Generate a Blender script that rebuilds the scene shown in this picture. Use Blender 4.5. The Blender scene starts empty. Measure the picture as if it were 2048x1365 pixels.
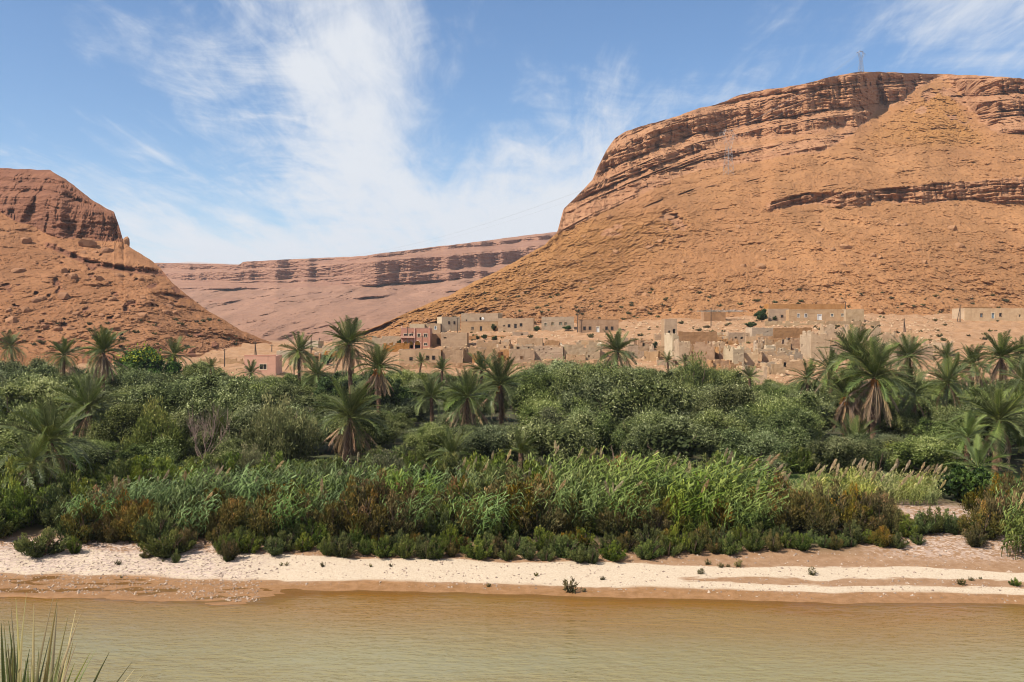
import bpy, math, random
import numpy as np
from mathutils import Vector, Matrix, Euler

# ------------------------------------------------------------------ camera, sky, sun, exposure
SC = bpy.context.scene
COL = SC.collection
F = 1900.0            # focal length in photograph pixels (photograph 2048 wide)
HORIZON = 650.0       # photograph row of the horizon
CZ = 16.0             # eye height above the river

cam_d = bpy.data.cameras.new('camera')
cam_d.sensor_width = 36.0
cam_d.lens = F / 2048 * 36.0
cam_d.shift_y = -(682.5 - HORIZON) / 2048
cam_d.clip_start = 0.1
cam_d.clip_end = 60000
cam = bpy.data.objects.new('camera', cam_d)
cam.location = (0, 0, CZ)
cam.rotation_euler = (math.radians(90), 0, 0)
COL.objects.link(cam)
SC.camera = cam

SUN_TO = Vector((-0.80, -0.44, 1.04)).normalized()       # direction towards the sun
sun_d = bpy.data.lights.new('sun', 'SUN')
sun_d.energy = 5.0
sun_d.angle = math.radians(0.5)
sun_d.color = (1.0, 0.93, 0.80)
sun = bpy.data.objects.new('sun', sun_d)
sun.rotation_euler = SUN_TO.to_track_quat('Z', 'Y').to_euler()
COL.objects.link(sun)

SC.view_settings.view_transform = 'Standard'
SC.view_settings.look = 'None'
SC.view_settings.gamma = 1.0
SC.view_settings.use_curve_mapping = False
SC.view_settings.exposure = 0.75
SC.render.engine = 'CYCLES'
SC.cycles.max_bounces = 4
SC.cycles.diffuse_bounces = 2
SC.cycles.glossy_bounces = 2
SC.cycles.transmission_bounces = 2
SC.cycles.volume_bounces = 0
SC.cycles.transparent_max_bounces = 6
SC.cycles.use_denoising = True
SC.cycles.filter_width = 1.0


def world():
    w = bpy.data.worlds.new('World')
    SC.world = w
    w.use_nodes = True
    nt = w.node_tree
    nt.nodes.clear()
    N, L = nt.nodes.new, nt.links.new

    def val(x):
        n = N('ShaderNodeValue'); n.outputs[0].default_value = x; return n.outputs[0]

    def m(op, a, b=0.0, c=0.0, clamp=False):
        n = N('ShaderNodeMath'); n.operation = op; n.use_clamp = clamp
        for i, v in enumerate((a, b, c)):
            if isinstance(v, (int, float)): n.inputs[i].default_value = v
            else: L(v, n.inputs[i])
        return n.outputs[0]

    def ramp(v, a, b):
        n = N('ShaderNodeMapRange'); n.interpolation_type = 'SMOOTHSTEP'
        L(v, n.inputs[0]); n.inputs[1].default_value = a; n.inputs[2].default_value = b
        return n.outputs[0]

    sky = N('ShaderNodeTexSky'); sky.sky_type = 'NISHITA'; sky.sun_disc = False
    sky.sun_elevation = math.asin(SUN_TO.z)
    sky.sun_rotation = math.atan2(SUN_TO.x, SUN_TO.y)
    sky.air_density = 1.0; sky.dust_density = 0.3; sky.ozone_density = 3.0; sky.altitude = 900
    hs = N('ShaderNodeHueSaturation'); hs.inputs['Saturation'].default_value = 1.14
    L(sky.outputs[0], hs.inputs['Color'])
    tc = N('ShaderNodeTexCoord')
    sep = N('ShaderNodeSeparateXYZ'); L(tc.outputs['Generated'], sep.inputs[0])
    dx, dy, dz = sep.outputs
    az = m('ARCTAN2', dx, dy)
    hl = m('SQRT', m('ADD', m('MULTIPLY', dx, dx), m('MULTIPLY', dy, dy)))
    el = m('ARCTAN2', dz, hl)
    # the cirrus sheet: a flat layer high above, seen in perspective
    den = m('MAXIMUM', m('ADD', dz, 0.09), 0.03)
    px, py = m('DIVIDE', dx, den), m('DIVIDE', dy, den)
    cmb = N('ShaderNodeCombineXYZ'); L(px, cmb.inputs[0]); L(py, cmb.inputs[1])

    def noise(vec, scale, detail, rough, dist, sx=1, sy=1, rz=0.0, off=(0, 0, 0)):
        mp = N('ShaderNodeMapping'); L(vec, mp.inputs[0])
        mp.inputs['Rotation'].default_value = (0, 0, rz)
        mp.inputs['Scale'].default_value = (sx, sy, 1); mp.inputs['Location'].default_value = off
        n = N('ShaderNodeTexNoise'); L(mp.outputs[0], n.inputs['Vector'])
        n.inputs['Scale'].default_value = scale; n.inputs['Detail'].default_value = detail
        n.inputs['Roughness'].default_value = rough; n.inputs['Distortion'].default_value = dist
        return n.outputs[0]
    RZ = 0.16                                                    # the wind-drawn filaments run this way across the sheet
    fil = noise(cmb.outputs[0], 1.0, 10, 0.62, 0.9, 2.6, 0.55, RZ, (3.1, 1.7, 0))
    fine = noise(cmb.outputs[0], 1.0, 9, 0.68, 0.8, 8.0, 1.9, RZ + .25, (0.4, 5.0, 0))
    curd = noise(cmb.outputs[0], 2.2, 10, 0.66, 1.4, 1.0, 0.8, 0.6, (1.4, 8.0, 0))
    big = noise(cmb.outputs[0], 0.8, 4, 0.5, 0.6, 1.0, 0.6, 0.3, (7.3, 2.2, 0))
    xr = m('ADD', m('MULTIPLY', px, math.cos(RZ)), m('MULTIPLY', py, math.sin(RZ)))
    xr = m('ADD', xr, m('MULTIPLY', m('SUBTRACT', curd, 0.5), 0.35))
    d1 = m('DIVIDE', m('ADD', xr, 0.03), 0.30)
    streak = m('POWER', 2.718, m('MULTIPLY', m('MULTIPLY', d1, d1), -1.0))
    streak = m('MULTIPLY', m('MULTIPLY', streak, ramp(dy, 0.0, 0.4)), ramp(el, 0.07, 0.19))
    low = ramp(el, 0.215, 0.04)                                   # veil that thickens low over the land
    haze_low = ramp(el, 0.12, -0.02)
    veil_r = ramp(az, 0.24, 0.55)
    mid_r = m('POWER', 2.718, m('MULTIPLY', m('POWER', m('DIVIDE', m('SUBTRACT', az, 0.07), 0.16), 2.0), -1.0))
    mid_r = m('MULTIPLY', mid_r, ramp(el, 0.30, 0.16))
    cov = m('ADD', m('MULTIPLY', streak, 0.33), m('MULTIPLY', low, 0.38))
    cov = m('ADD', cov, m('MULTIPLY', veil_r, 0.30))
    cov = m('ADD', cov, m('MULTIPLY', mid_r, 0.33))
    cov = m('ADD', cov, m('MULTIPLY', haze_low, 0.10))
    cov = m('ADD', cov, m('MULTIPLY', m('SUBTRACT', big, 0.5), 0.55))
    tex = m('ADD', m('MULTIPLY', m('SUBTRACT', fil, 0.5), 0.75), m('MULTIPLY', m('SUBTRACT', fine, 0.5), 0.42))
    tex = m('ADD', tex, m('MULTIPLY', m('SUBTRACT', curd, 0.5), 0.40))
    dens = m('ADD', tex, cov)
    fac = m('MULTIPLY', ramp(dens, 0.02, 0.47), 0.94)
    sc = N('ShaderNodeMix'); sc.data_type = 'RGBA'; sc.blend_type = 'MULTIPLY'
    sc.inputs[0].default_value = 1.0
    L(hs.outputs[0], sc.inputs[6]); sc.inputs[7].default_value = (1.0, 1.0, 1.0, 1)
    mx = N('ShaderNodeMix'); mx.data_type = 'RGBA'
    L(fac, mx.inputs[0]); L(sc.outputs[2], mx.inputs[6])
    mx.inputs[7].default_value = (5.7, 5.9, 6.2, 1)
    bg = N('ShaderNodeBackground'); L(mx.outputs[2], bg.inputs[0]); bg.inputs[1].default_value = 0.085
    out = N('ShaderNodeOutputWorld'); L(bg.outputs[0], out.inputs[0])


world()

# ------------------------------------------------------------------ helpers
RNG = np.random.default_rng(11)
random.seed(5)


def ray(px, py, Y):
    """world point at depth Y on the line of sight through photograph pixel (px, py)"""
    return ((px - 1024.0) / F * Y, Y, CZ - (py - HORIZON) / F * Y)


_P = np.random.default_rng(3).permutation(512)
_P = np.concatenate([_P, _P])
_G = np.random.default_rng(4).normal(size=(512, 3))
_G /= np.linalg.norm(_G, axis=1)[:, None]


def perlin(x, y, z=0.0):
    x, y, z = np.broadcast_arrays(np.asarray(x, float), np.asarray(y, float), np.asarray(z, float))
    xi, yi, zi = np.floor(x).astype(int), np.floor(y).astype(int), np.floor(z).astype(int)
    xf, yf, zf = x - xi, y - yi, z - zi
    u, v, w = [t * t * t * (t * (t * 6 - 15) + 10) for t in (xf, yf, zf)]
    xi &= 255; yi &= 255; zi &= 255

    def g(i, j, k):
        h = _P[_P[_P[(xi + i) & 255] + ((yi + j) & 255)] + ((zi + k) & 255)]
        q = _G[h]
        return q[..., 0] * (xf - i) + q[..., 1] * (yf - j) + q[..., 2] * (zf - k)
    x00 = g(0, 0, 0) * (1 - u) + g(1, 0, 0) * u
    x10 = g(0, 1, 0) * (1 - u) + g(1, 1, 0) * u
    x01 = g(0, 0, 1) * (1 - u) + g(1, 0, 1) * u
    x11 = g(0, 1, 1) * (1 - u) + g(1, 1, 1) * u
    return ((x00 * (1 - v) + x10 * v) * (1 - w) + (x01 * (1 - v) + x11 * v) * w) * 1.6


def fbm(x, y, z=0.0, octv=4, gain=0.5):
    t, a, f = 0.0, 1.0, 1.0
    for i in range(octv):
        t = t + a * perlin(x * f + 17.3 * i, y * f - 9.1 * i, z * f + 4.7 * i)
        a *= gain; f *= 2.03
    return t


def sstep(a, b, x):
    t = np.clip((np.asarray(x, float) - a) / (b - a), 0, 1)
    return t * t * (3 - 2 * t)


def itp(x, pts):
    return np.interp(x, [p[0] for p in pts], [p[1] for p in pts])


def mesh_of(name, V, faces, attrs=None, mat=None, smooth=False):
    """faces: list of int arrays (n,3) or (n,4)"""
    me = bpy.data.meshes.new(name)
    V = np.ascontiguousarray(V, dtype=np.float32)
    if isinstance(faces, np.ndarray): faces = [faces]
    faces = [np.asarray(f, dtype=np.int32) for f in faces if len(f)]
    me.vertices.add(len(V)); me.vertices.foreach_set('co', V.ravel())
    nl = sum(f.size for f in faces); nf = sum(len(f) for f in faces)
    me.loops.add(nl); me.polygons.add(nf)
    me.loops.foreach_set('vertex_index', np.concatenate([f.ravel() for f in faces]))
    tot = np.concatenate([np.full(len(f), f.shape[1], np.int32) for f in faces])
    st = np.concatenate([[0], np.cumsum(tot)[:-1]]).astype(np.int32)
    me.polygons.foreach_set('loop_start', st)
    me.polygons.foreach_set('loop_total', tot)
    me.polygons.foreach_set('use_smooth', np.full(nf, bool(smooth)))
    for k, v in (attrs or {}).items():
        a = me.attributes.new(k, 'FLOAT', 'POINT')
        a.data.foreach_set('value', np.ascontiguousarray(v, dtype=np.float32).ravel())
    me.update(calc_edges=True)
    if mat: me.materials.append(mat)
    return me


def add(name, me, parent=None, loc=None, rot=None, scale=None):
    o = bpy.data.objects.new(name, me)
    COL.objects.link(o)
    if parent is not None: o.parent = parent
    if loc is not None: o.location = loc
    if rot is not None: o.rotation_euler = rot
    if scale is not None: o.scale = scale if hasattr(scale, '__len__') else (scale,) * 3
    return o


def tag(o, label=None, cat=None, group=None, kind=None):
    if label: o['label'] = label
    if cat: o['category'] = cat
    if group: o['group'] = group
    if kind: o['kind'] = kind
    return o


class MB:
    """collects vertices and faces of one mesh"""
    def __init__(s): s.v, s.q, s.t, s.n, s.a = [], [], [], 0, []

    def put(s, V, Q=None, T=None, a=0.0):
        V = np.asarray(V, float)
        if Q is not None and len(Q): s.q.append(np.asarray(Q, int) + s.n)
        if T is not None and len(T): s.t.append(np.asarray(T, int) + s.n)
        s.v.append(V); s.n += len(V)
        s.a.append(np.broadcast_to(np.asarray(a, float), (len(V),)))
        return s

    def box(s, x0, x1, y0, y1, z0, z1):
        V = [(x, y, z) for z in (z0, z1) for y in (y0, y1) for x in (x0, x1)]
        return s.put(V, [(0, 2, 3, 1), (4, 5, 7, 6), (0, 1, 5, 4), (2, 6, 7, 3), (0, 4, 6, 2), (1, 3, 7, 5)])

    def tube(s, pts, rad, n=6, cap=True, a=0.0):
        pts = np.asarray(pts, float); rad = np.broadcast_to(np.asarray(rad, float), (len(pts),))
        d = np.gradient(pts, axis=0); d /= np.linalg.norm(d, axis=1)[:, None] + 1e-9
        ref = np.where(np.abs(d[:, 2:3]) > 0.9, np.array([[1.0, 0, 0]]), np.array([[0, 0, 1.0]]))
        u = np.cross(d, ref); u /= np.linalg.norm(u, axis=1)[:, None] + 1e-9
        w = np.cross(d, u)
        th = np.arange(n) / n * 2 * np.pi
        V = pts[:, None] + rad[:, None, None] * (np.cos(th)[None, :, None] * u[:, None] + np.sin(th)[None, :, None] * w[:, None])
        i, j = np.meshgrid(np.arange(len(pts) - 1), np.arange(n), indexing='ij')
        k = (j + 1) % n
        Q = np.stack([i * n + j, i * n + k, (i + 1) * n + k, (i + 1) * n + j], -1).reshape(-1, 4)
        T = []
        if cap and n >= 3:
            b = (len(pts) - 1) * n
            T = [(b, b + q, b + q + 1) for q in range(1, n - 1)]
        return s.put(V.reshape(-1, 3), Q, T, a)

    def leaves(s, C, A, L, W, a=0.0, rng=RNG, up=None):
        """rhombic leaves: centres C, long axes A, lengths L, widths W"""
        C = np.asarray(C, float); n = len(C)
        A = A / (np.linalg.norm(A, axis=1)[:, None] + 1e-9)
        R = rng.normal(size=(n, 3)) if up is None else up + rng.normal(size=(n, 3)) * 0.4
        B = np.cross(A, R); B /= np.linalg.norm(B, axis=1)[:, None] + 1e-9
        L = np.broadcast_to(np.asarray(L, float), (n,))[:, None]; W = np.broadcast_to(np.asarray(W, float), (n,))[:, None]
        V = np.stack([C - A * L * .5, C + B * W * .5, C + A * L * .5, C - B * W * .5], 1)
        Q = np.arange(n * 4).reshape(n, 4)
        return s.put(V.reshape(-1, 3), Q, None, np.repeat(np.broadcast_to(np.asarray(a, float), (n,)), 4))

    def mesh(s, name, mat=None, smooth=False):
        fs = []
        if s.q: fs.append(np.concatenate(s.q))
        if s.t: fs.append(np.concatenate(s.t))
        return mesh_of(name, np.concatenate(s.v), fs, {'tint': np.concatenate(s.a)}, mat, smooth)


# ------------------------------------------------------------------ materials
ALBEDO = 0.77        # all mineral surfaces: colours below were judged one third of a stop too light


class NT:
    def __init__(s, name):
        s.m = bpy.data.materials.new(name); s.m.use_nodes = True
        s.t = s.m.node_tree; s.t.nodes.clear()
        s.out = s.t.nodes.new('ShaderNodeOutputMaterial')

    def n(s, typ, **kw):
        x = s.t.nodes.new('ShaderNode' + typ)
        for k, v in kw.items(): setattr(x, k, v)
        return x

    def set(s, sock, v):
        if hasattr(v, 'is_output') or hasattr(v, 'links'): s.t.links.new(v, sock)
        elif isinstance(v, (tuple, list)) and len(v) == 3 and sock.type == 'RGBA': sock.default_value = (*v, 1)
        else: sock.default_value = v

    def attr(s, name):
        x = s.n('Attribute'); x.attribute_name = name; return x.outputs['Fac']

    def pos(s):
        return s.n('NewGeometry').outputs['Position']

    def obj(s):
        return s.n('TexCoord').outputs['Object']

    def rnd(s):
        return s.n('ObjectInfo').outputs['Random']

    def noise(s, vec, scale, detail=4, rough=.55, dist=0.0, sc=None):
        if sc is not None:
            mp = s.n('Mapping'); s.set(mp.inputs[0], vec); mp.inputs['Scale'].default_value = sc; vec = mp.outputs[0]
        x = s.n('TexNoise'); s.set(x.inputs['Vector'], vec)
        x.inputs['Scale'].default_value = scale; x.inputs['Detail'].default_value = detail
        x.inputs['Roughness'].default_value = rough; x.inputs['Distortion'].default_value = dist
        return x.outputs[0]

    def voro(s, vec, scale, feature='F1', out=0, rnd=1.0):
        x = s.n('TexVoronoi', feature=feature); s.set(x.inputs['Vector'], vec)
        x.inputs['Scale'].default_value = scale; x.inputs['Randomness'].default_value = rnd
        return x.outputs[out]

    def math(s, op, a, b=0.0, c=0.0, clamp=False):
        x = s.n('Math', operation=op); x.use_clamp = clamp
        for i, v in enumerate((a, b, c)): s.set(x.inputs[i], v)
        return x.outputs[0]

    def rng(s, v, a, b, c=0.0, d=1.0, smooth=True):
        x = s.n('MapRange'); x.interpolation_type = 'SMOOTHSTEP' if smooth else 'LINEAR'
        s.set(x.inputs[0], v)
        for i, q in enumerate((a, b, c, d)): x.inputs[i + 1].default_value = q
        return x.outputs[0]

    def mix(s, f, a, b, blend='MIX'):
        x = s.n('Mix', data_type='RGBA', blend_type=blend)
        s.set(x.inputs[0], f); s.set(x.inputs[6], a); s.set(x.inputs[7], b)
        return x.outputs[2]

    def bump(s, h, strength, dist):
        x = s.n('Bump'); s.set(x.inputs['Height'], h)
        x.inputs['Strength'].default_value = strength; x.inputs['Distance'].default_value = dist
        return x.outputs[0]

    def princ(s, col, rough=.9, normal=None, spec=.2, leaf=False, **kw):
        b = s.n('BsdfPrincipled')
        if ALBEDO != 1 and not leaf: col = s.mix(1.0, col, (ALBEDO,) * 3, 'MULTIPLY')
        s.set(b.inputs['Base Color'], col); s.set(b.inputs['Roughness'], rough)
        b.inputs['Specular IOR Level'].default_value = spec
        if normal is not None: s.set(b.inputs['Normal'], normal)
        for k, v in kw.items(): s.set(b.inputs[k], v)
        return b.outputs[0]

    def done(s, sh):
        s.t.links.new(sh, s.out.inputs[0]); return s.m


def mat_leaf(name, dark, light, tip=None, trans=.25, rough=.6, spec=.10):
    """foliage: tint attribute runs dark -> light -> tip, each plant shifted a little"""
    g = NT(name)
    t = g.attr('tint'); r = g.rnd()
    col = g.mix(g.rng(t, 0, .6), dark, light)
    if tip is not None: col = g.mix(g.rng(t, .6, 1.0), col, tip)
    h = g.n('HueSaturation')
    g.set(h.inputs['Color'], col)
    g.set(h.inputs['Hue'], g.math('MULTIPLY_ADD', r, .035, .4825))
    g.set(h.inputs['Saturation'], g.math('MULTIPLY_ADD', g.math('FRACT', g.math('MULTIPLY', r, 7.3)), .30, .85))
    g.set(h.inputs['Value'], g.math('MULTIPLY_ADD', g.math('FRACT', g.math('MULTIPLY', r, 3.7)), .62, .68))
    p = g.princ(h.outputs[0], rough, None, spec, True)
    if trans <= 0: return g.done(p)
    tr = g.n('BsdfTranslucent'); g.set(tr.inputs[0], h.outputs[0])
    mx = g.n('MixShader'); mx.inputs[0].default_value = trans
    g.t.links.new(p, mx.inputs[1]); g.t.links.new(tr.outputs[0], mx.inputs[2])
    return g.done(mx.outputs[0])


def mat_plain(name, col, rough=.85, var=.25, scale=3.0, bump=0.0, spec=.2, metal=0.0):
    g = NT(name)
    n = g.noise(g.obj(), scale, 5, .6)
    c = g.mix(g.rng(n, .3, .7), tuple(v * (1 - var) for v in col), tuple(min(1, v * (1 + var)) for v in col))
    nm = g.bump(n, .6, bump) if bump else None
    return g.done(g.princ(c, rough, nm, spec, Metallic=metal))


def mat_adobe(name, col, col2=None, scale=.5):
    """rammed-earth wall: lifts, rain streaks, pits"""
    g = NT(name)
    o = g.pos()
    r = g.rnd()
    lift = g.noise(o, 1.0, 5, .6, .3, sc=(.25, .25, 1.5))
    blot = g.noise(o, scale, 6, .65)
    strk = g.noise(o, 1.0, 4, .6, .2, sc=(1.6, 1.6, .22))
    fine = g.noise(o, 5.0, 5, .7)
    c2 = col2 or tuple(v * .62 for v in col)
    c = g.mix(g.rng(blot, .35, .68), col, c2)
    c = g.mix(g.math('MULTIPLY', g.rng(lift, .5, .7), .35), c, tuple(v * .75 for v in c2))
    c = g.mix(g.math('MULTIPLY', g.rng(strk, .52, .75), .45), c, tuple(v * .66 for v in c2))
    c = g.mix(g.math('MULTIPLY', g.rng(fine, .55, .75), .4), c, tuple(min(1, v * 1.15) for v in col))
    h = g.n('HueSaturation'); g.set(h.inputs['Color'], c)
    g.set(h.inputs['Value'], g.math('MULTIPLY_ADD', r, .3, .85))
    g.set(h.inputs['Saturation'], g.math('MULTIPLY_ADD', g.math('FRACT', g.math('MULTIPLY', r, 5.1)), .25, .85))
    nm = g.bump(g.math('ADD', g.math('MULTIPLY', lift, .5), g.math('ADD', fine, blot)), .7, .12)
    return g.done(g.princ(h.outputs[0], .95, nm, .1))

# ------------------------------------------------------------------ terrain
def shore_y(X):
    """depth of the far waterline"""
    return 56.4 - 0.085 * X + 0.55 * perlin(X * .13, 3.3) + .25 * perlin(X * .5, 8.1)


ZBACK = [(-400, 10), (0, 9.6), (300, 9.0), (640, 9.8), (800, 11.5), (1060, 13.6), (1400, 16.2), (1640, 17.4), (2048, 17.5), (2600, 19)]


def gz(X, Y, rough=True):
    X = np.asarray(X, float); Y = np.asarray(Y, float)
    px = 1024 + F * X / np.maximum(Y, 1)
    t = Y - shore_y(X)
    # bank of silt: the left part is a nearly level pebble flat awash in the river
    z1 = itp(t, [(-60, -1.6), (-13, -1.4), (-5, -.55), (-2, -.2), (0, 0), (1.6, .12), (4, .34), (7, .62), (9, .95), (12, 1.25), (18, 1.7), (26, 2.1), (60, 2.4), (125, 2.8)])
    flat = sstep(-9, -16, X) * sstep(-4.2, -3.0, t) * sstep(3.2, .5, t)
    z1 = z1 * (1 - flat) + flat * (.015 + .05 * perlin(X * .22 + 4, Y * .9) + .03 * perlin(X * .8, Y * 2.0))
    zb = itp(px, ZBACK)
    k = np.interp(Y, [175, 190, 205, 235, 260, 316], [0, .055, .11, .24, .45, 1.0])
    z2 = 2.8 + (zb - 2.8) * k
    back = zb + np.clip(Y - 316, 0, 60) * .10
    floor = np.interp(Y, [316, 420, 700, 3000], [9.5, 7.0, 4.0, 4.0])
    open_ = sstep(860, 740, px) * sstep(-100, 420, px)
    z3 = back * (1 - open_) + open_ * np.minimum(floor, back)
    z = np.where(Y < 175, z1, np.where(Y < 316, z2, z3))
    if rough:
        a = np.interp(t, [-5, 0, 4, 10, 20, 130, 160, 300], [.05, .02, .03, .08, .25, .3, .4, .7])
        z = z + a * fbm(X * .16, Y * .16, 0, 4)
        z = z + np.where(Y > 190, .35, 0) * fbm(X * .5 + 9, Y * .35, 0, 3)
    return z


def ground_hit(px, py):
    """depth where the line of sight through a photograph pixel meets the valley floor"""
    Ys = np.concatenate([np.arange(50, 330, .25), np.arange(330, 420, 1.0)])
    X = (px - 1024) / F * Ys
    d = gz(X, Ys, False) - (CZ - (py - HORIZON) / F * Ys)
    i = np.argmax(d > 0)
    return float(Ys[i]) if d[i] > 0 else 400.0


def grid_faces(nr, nc):
    i, j = np.meshgrid(np.arange(nr - 1), np.arange(nc - 1), indexing='ij')
    a = i * nc + j
    return np.stack([a, a + 1, a + nc + 1, a + nc], -1).reshape(-1, 4)


def ground():
    cols = np.concatenate([np.linspace(-3600, -400, 40), np.arange(-380, 2440, 6.0), np.linspace(2460, 5600, 40)])
    Ys = np.concatenate([np.arange(26, 50, 1.0), np.arange(50, 64, .14), np.arange(64, 92, .4), np.arange(92, 180, 2.0),
                         np.arange(180, 345, .9), np.geomspace(346, 8200, 50)])
    PX, YY = np.meshgrid(cols, Ys)
    X = (PX - 1024) / F * YY
    Z = gz(X, YY)
    t = YY - shore_y(X)
    # beyond the slopes the land runs on under the hills
    far = sstep(350, 420, YY)
    op = sstep(860, 740, PX) * sstep(-100, 420, PX)
    Z = Z - far * (1 - op) * 14
    V = np.stack([X, YY, Z], -1).reshape(-1, 3)
    wet = sstep(2.1, 1.2, t + .5 * fbm(X * .2, YY * .5, 1, 3))
    # crusts of pale salt on the dry silt
    rightside = sstep(6, 16, X)
    s1 = sstep(1.3, 2.1, t) * sstep(6.6, 5.4, t + .8 * perlin(X * .15, 6.6))
    gap = np.exp(-((t - 3.4 - .25 * perlin(X * .1, 1)) / .75) ** 2) * rightside
    salt = s1 * (1 - .95 * gap)
    salt = salt + .9 * rightside * np.exp(-((t - (2.35 + .3 * perlin(X * .12, 5))) / .16) ** 2) * sstep(-.1, .25, perlin(X * .16, 9))
    salt = np.clip(salt + .35 * fbm(X * .35, YY * .9, 2, 3) * s1, 0, 1)
    grav = sstep(-13, -20, X) * sstep(1.2, 2.5, t) * sstep(9, 7, t)
    grav = np.maximum(grav, sstep(22, 27, X) * sstep(6.5, 9, t) * sstep(24, 20, t) * .8)
    veg = sstep(8, 11, t + .8 * fbm(X * .2, YY * .3, 4, 2)) * sstep(184, 170, YY) * (1 - sstep(22, 24.5, X) * sstep(37, 34, X) * sstep(24, 20, t))
    fieldm = sstep(18, 21, X) * sstep(60, 50, X) * sstep(78, 80, YY) * sstep(90, 87, YY)
    fieldm = np.maximum(fieldm, sstep(17, 19, X) * sstep(27, 25, X) * sstep(76, 78, YY) * sstep(90, 86, YY))
    vill = sstep(176, 192, YY)
    me = mesh_of('valley_floor', V, grid_faces(len(Ys), len(cols)),
                 dict(wet=wet, salt=salt, grav=grav, veg=veg, field=fieldm, vill=vill), mat_ground(), True)
    tag(add('valley_floor', me), 'silt bank, grove floor and stony village ground of the valley', None, None, 'structure')


def mat_ground():
    g = NT('valley_ground')
    p = g.pos()
    big = g.noise(p, .35, 6, .65)
    mid = g.noise(p, 1.6, 6, .7)
    fine = g.noise(p, 9, 5, .7)
    ripple = g.noise(p, 1.5, 5, .65, .4, sc=(.5, 2.2, 1))
    mud = g.mix(g.rng(mid, .35, .65), (.27, .15, .078), (.34, .205, .118))
    crust = g.mix(g.rng(fine, .35, .7), (.60, .485, .36), (.47, .355, .25))
    saltm = g.math('ADD', g.attr('salt'), g.math('MULTIPLY', g.math('SUBTRACT', ripple, .5), .9))
    c = g.mix(g.rng(saltm, .35, .62), mud, crust)
    st = g.voro(p, 5.5, 'F1', 1)
    sepc = g.n('SeparateColor'); g.set(sepc.inputs[0], st)
    stone = g.mix(sepc.outputs[0], (.62, .47, .38), (.33, .25, .21))
    gr = g.math('MULTIPLY', g.attr('grav'), g.rng(g.math('ADD', g.math('MULTIPLY', sepc.outputs[1], .5), mid), .55, .9))
    c = g.mix(gr, c, stone)
    c = g.mix(g.attr('wet'), c, g.mix(g.rng(mid, .3, .7), (.25, .125, .045), (.36, .19, .085)))
    soil = g.mix(g.rng(big, .35, .65), (.07, .055, .03), (.06, .075, .03))
    c = g.mix(g.attr('veg'), c, soil)
    c = g.mix(g.attr('field'), c, g.mix(g.rng(mid, .3, .7), (.06, .11, .015), (.09, .15, .025)))
    earth = g.mix(g.rng(big, .35, .65), (.31, .165, .08), (.39, .225, .122))
    dots = g.voro(p, 1.1, 'F1', 0)
    earth = g.mix(g.math('MULTIPLY', g.rng(dots, .22, .1), .6), earth, (.22, .13, .06))
    earth = g.mix(g.math('MULTIPLY', g.rng(fine, .5, .7), .4), earth, (.30, .16, .085))
    c = g.mix(g.attr('vill'), c, earth)
    h = g.math('ADD', g.math('MULTIPLY', fine, .35), g.math('MULTIPLY', mid, 1.0))
    nm = g.bump(h, .7, .12)
    ro = g.math('SUBTRACT', .95, g.math('MULTIPLY', g.attr('wet'), .45))
    return g.done(g.princ(c, ro, nm, .25))


def near_bank():
    xs = np.linspace(-120, 120, 160); ys = np.concatenate([np.linspace(-60, 0, 20), np.linspace(.4, 34, 85)])
    X, Y = np.meshgrid(xs, ys)
    Z = np.interp(Y, [-60, 0, 2.5, 5.5, 9, 14, 26, 30, 34], [17, 14.4, 14.2, 13.1, 11.4, 7.6, .6, -1.2, -1.7])
    Z = Z + np.interp(Y, [0, 3, 8, 30], [.04, .06, .25, .4]) * fbm(X * .3, Y * .3, 0, 4)
    me = mesh_of('river_bank', np.stack([X, Y, Z], -1).reshape(-1, 3), grid_faces(len(ys), len(xs)), None,
                 mat_plain('bank_earth', (.36, .22, .13), .95, .3, 1.2, .05), True)
    tag(add('river_bank', me), 'steep earthen bank above the brown river', None, None, 'structure')


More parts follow.
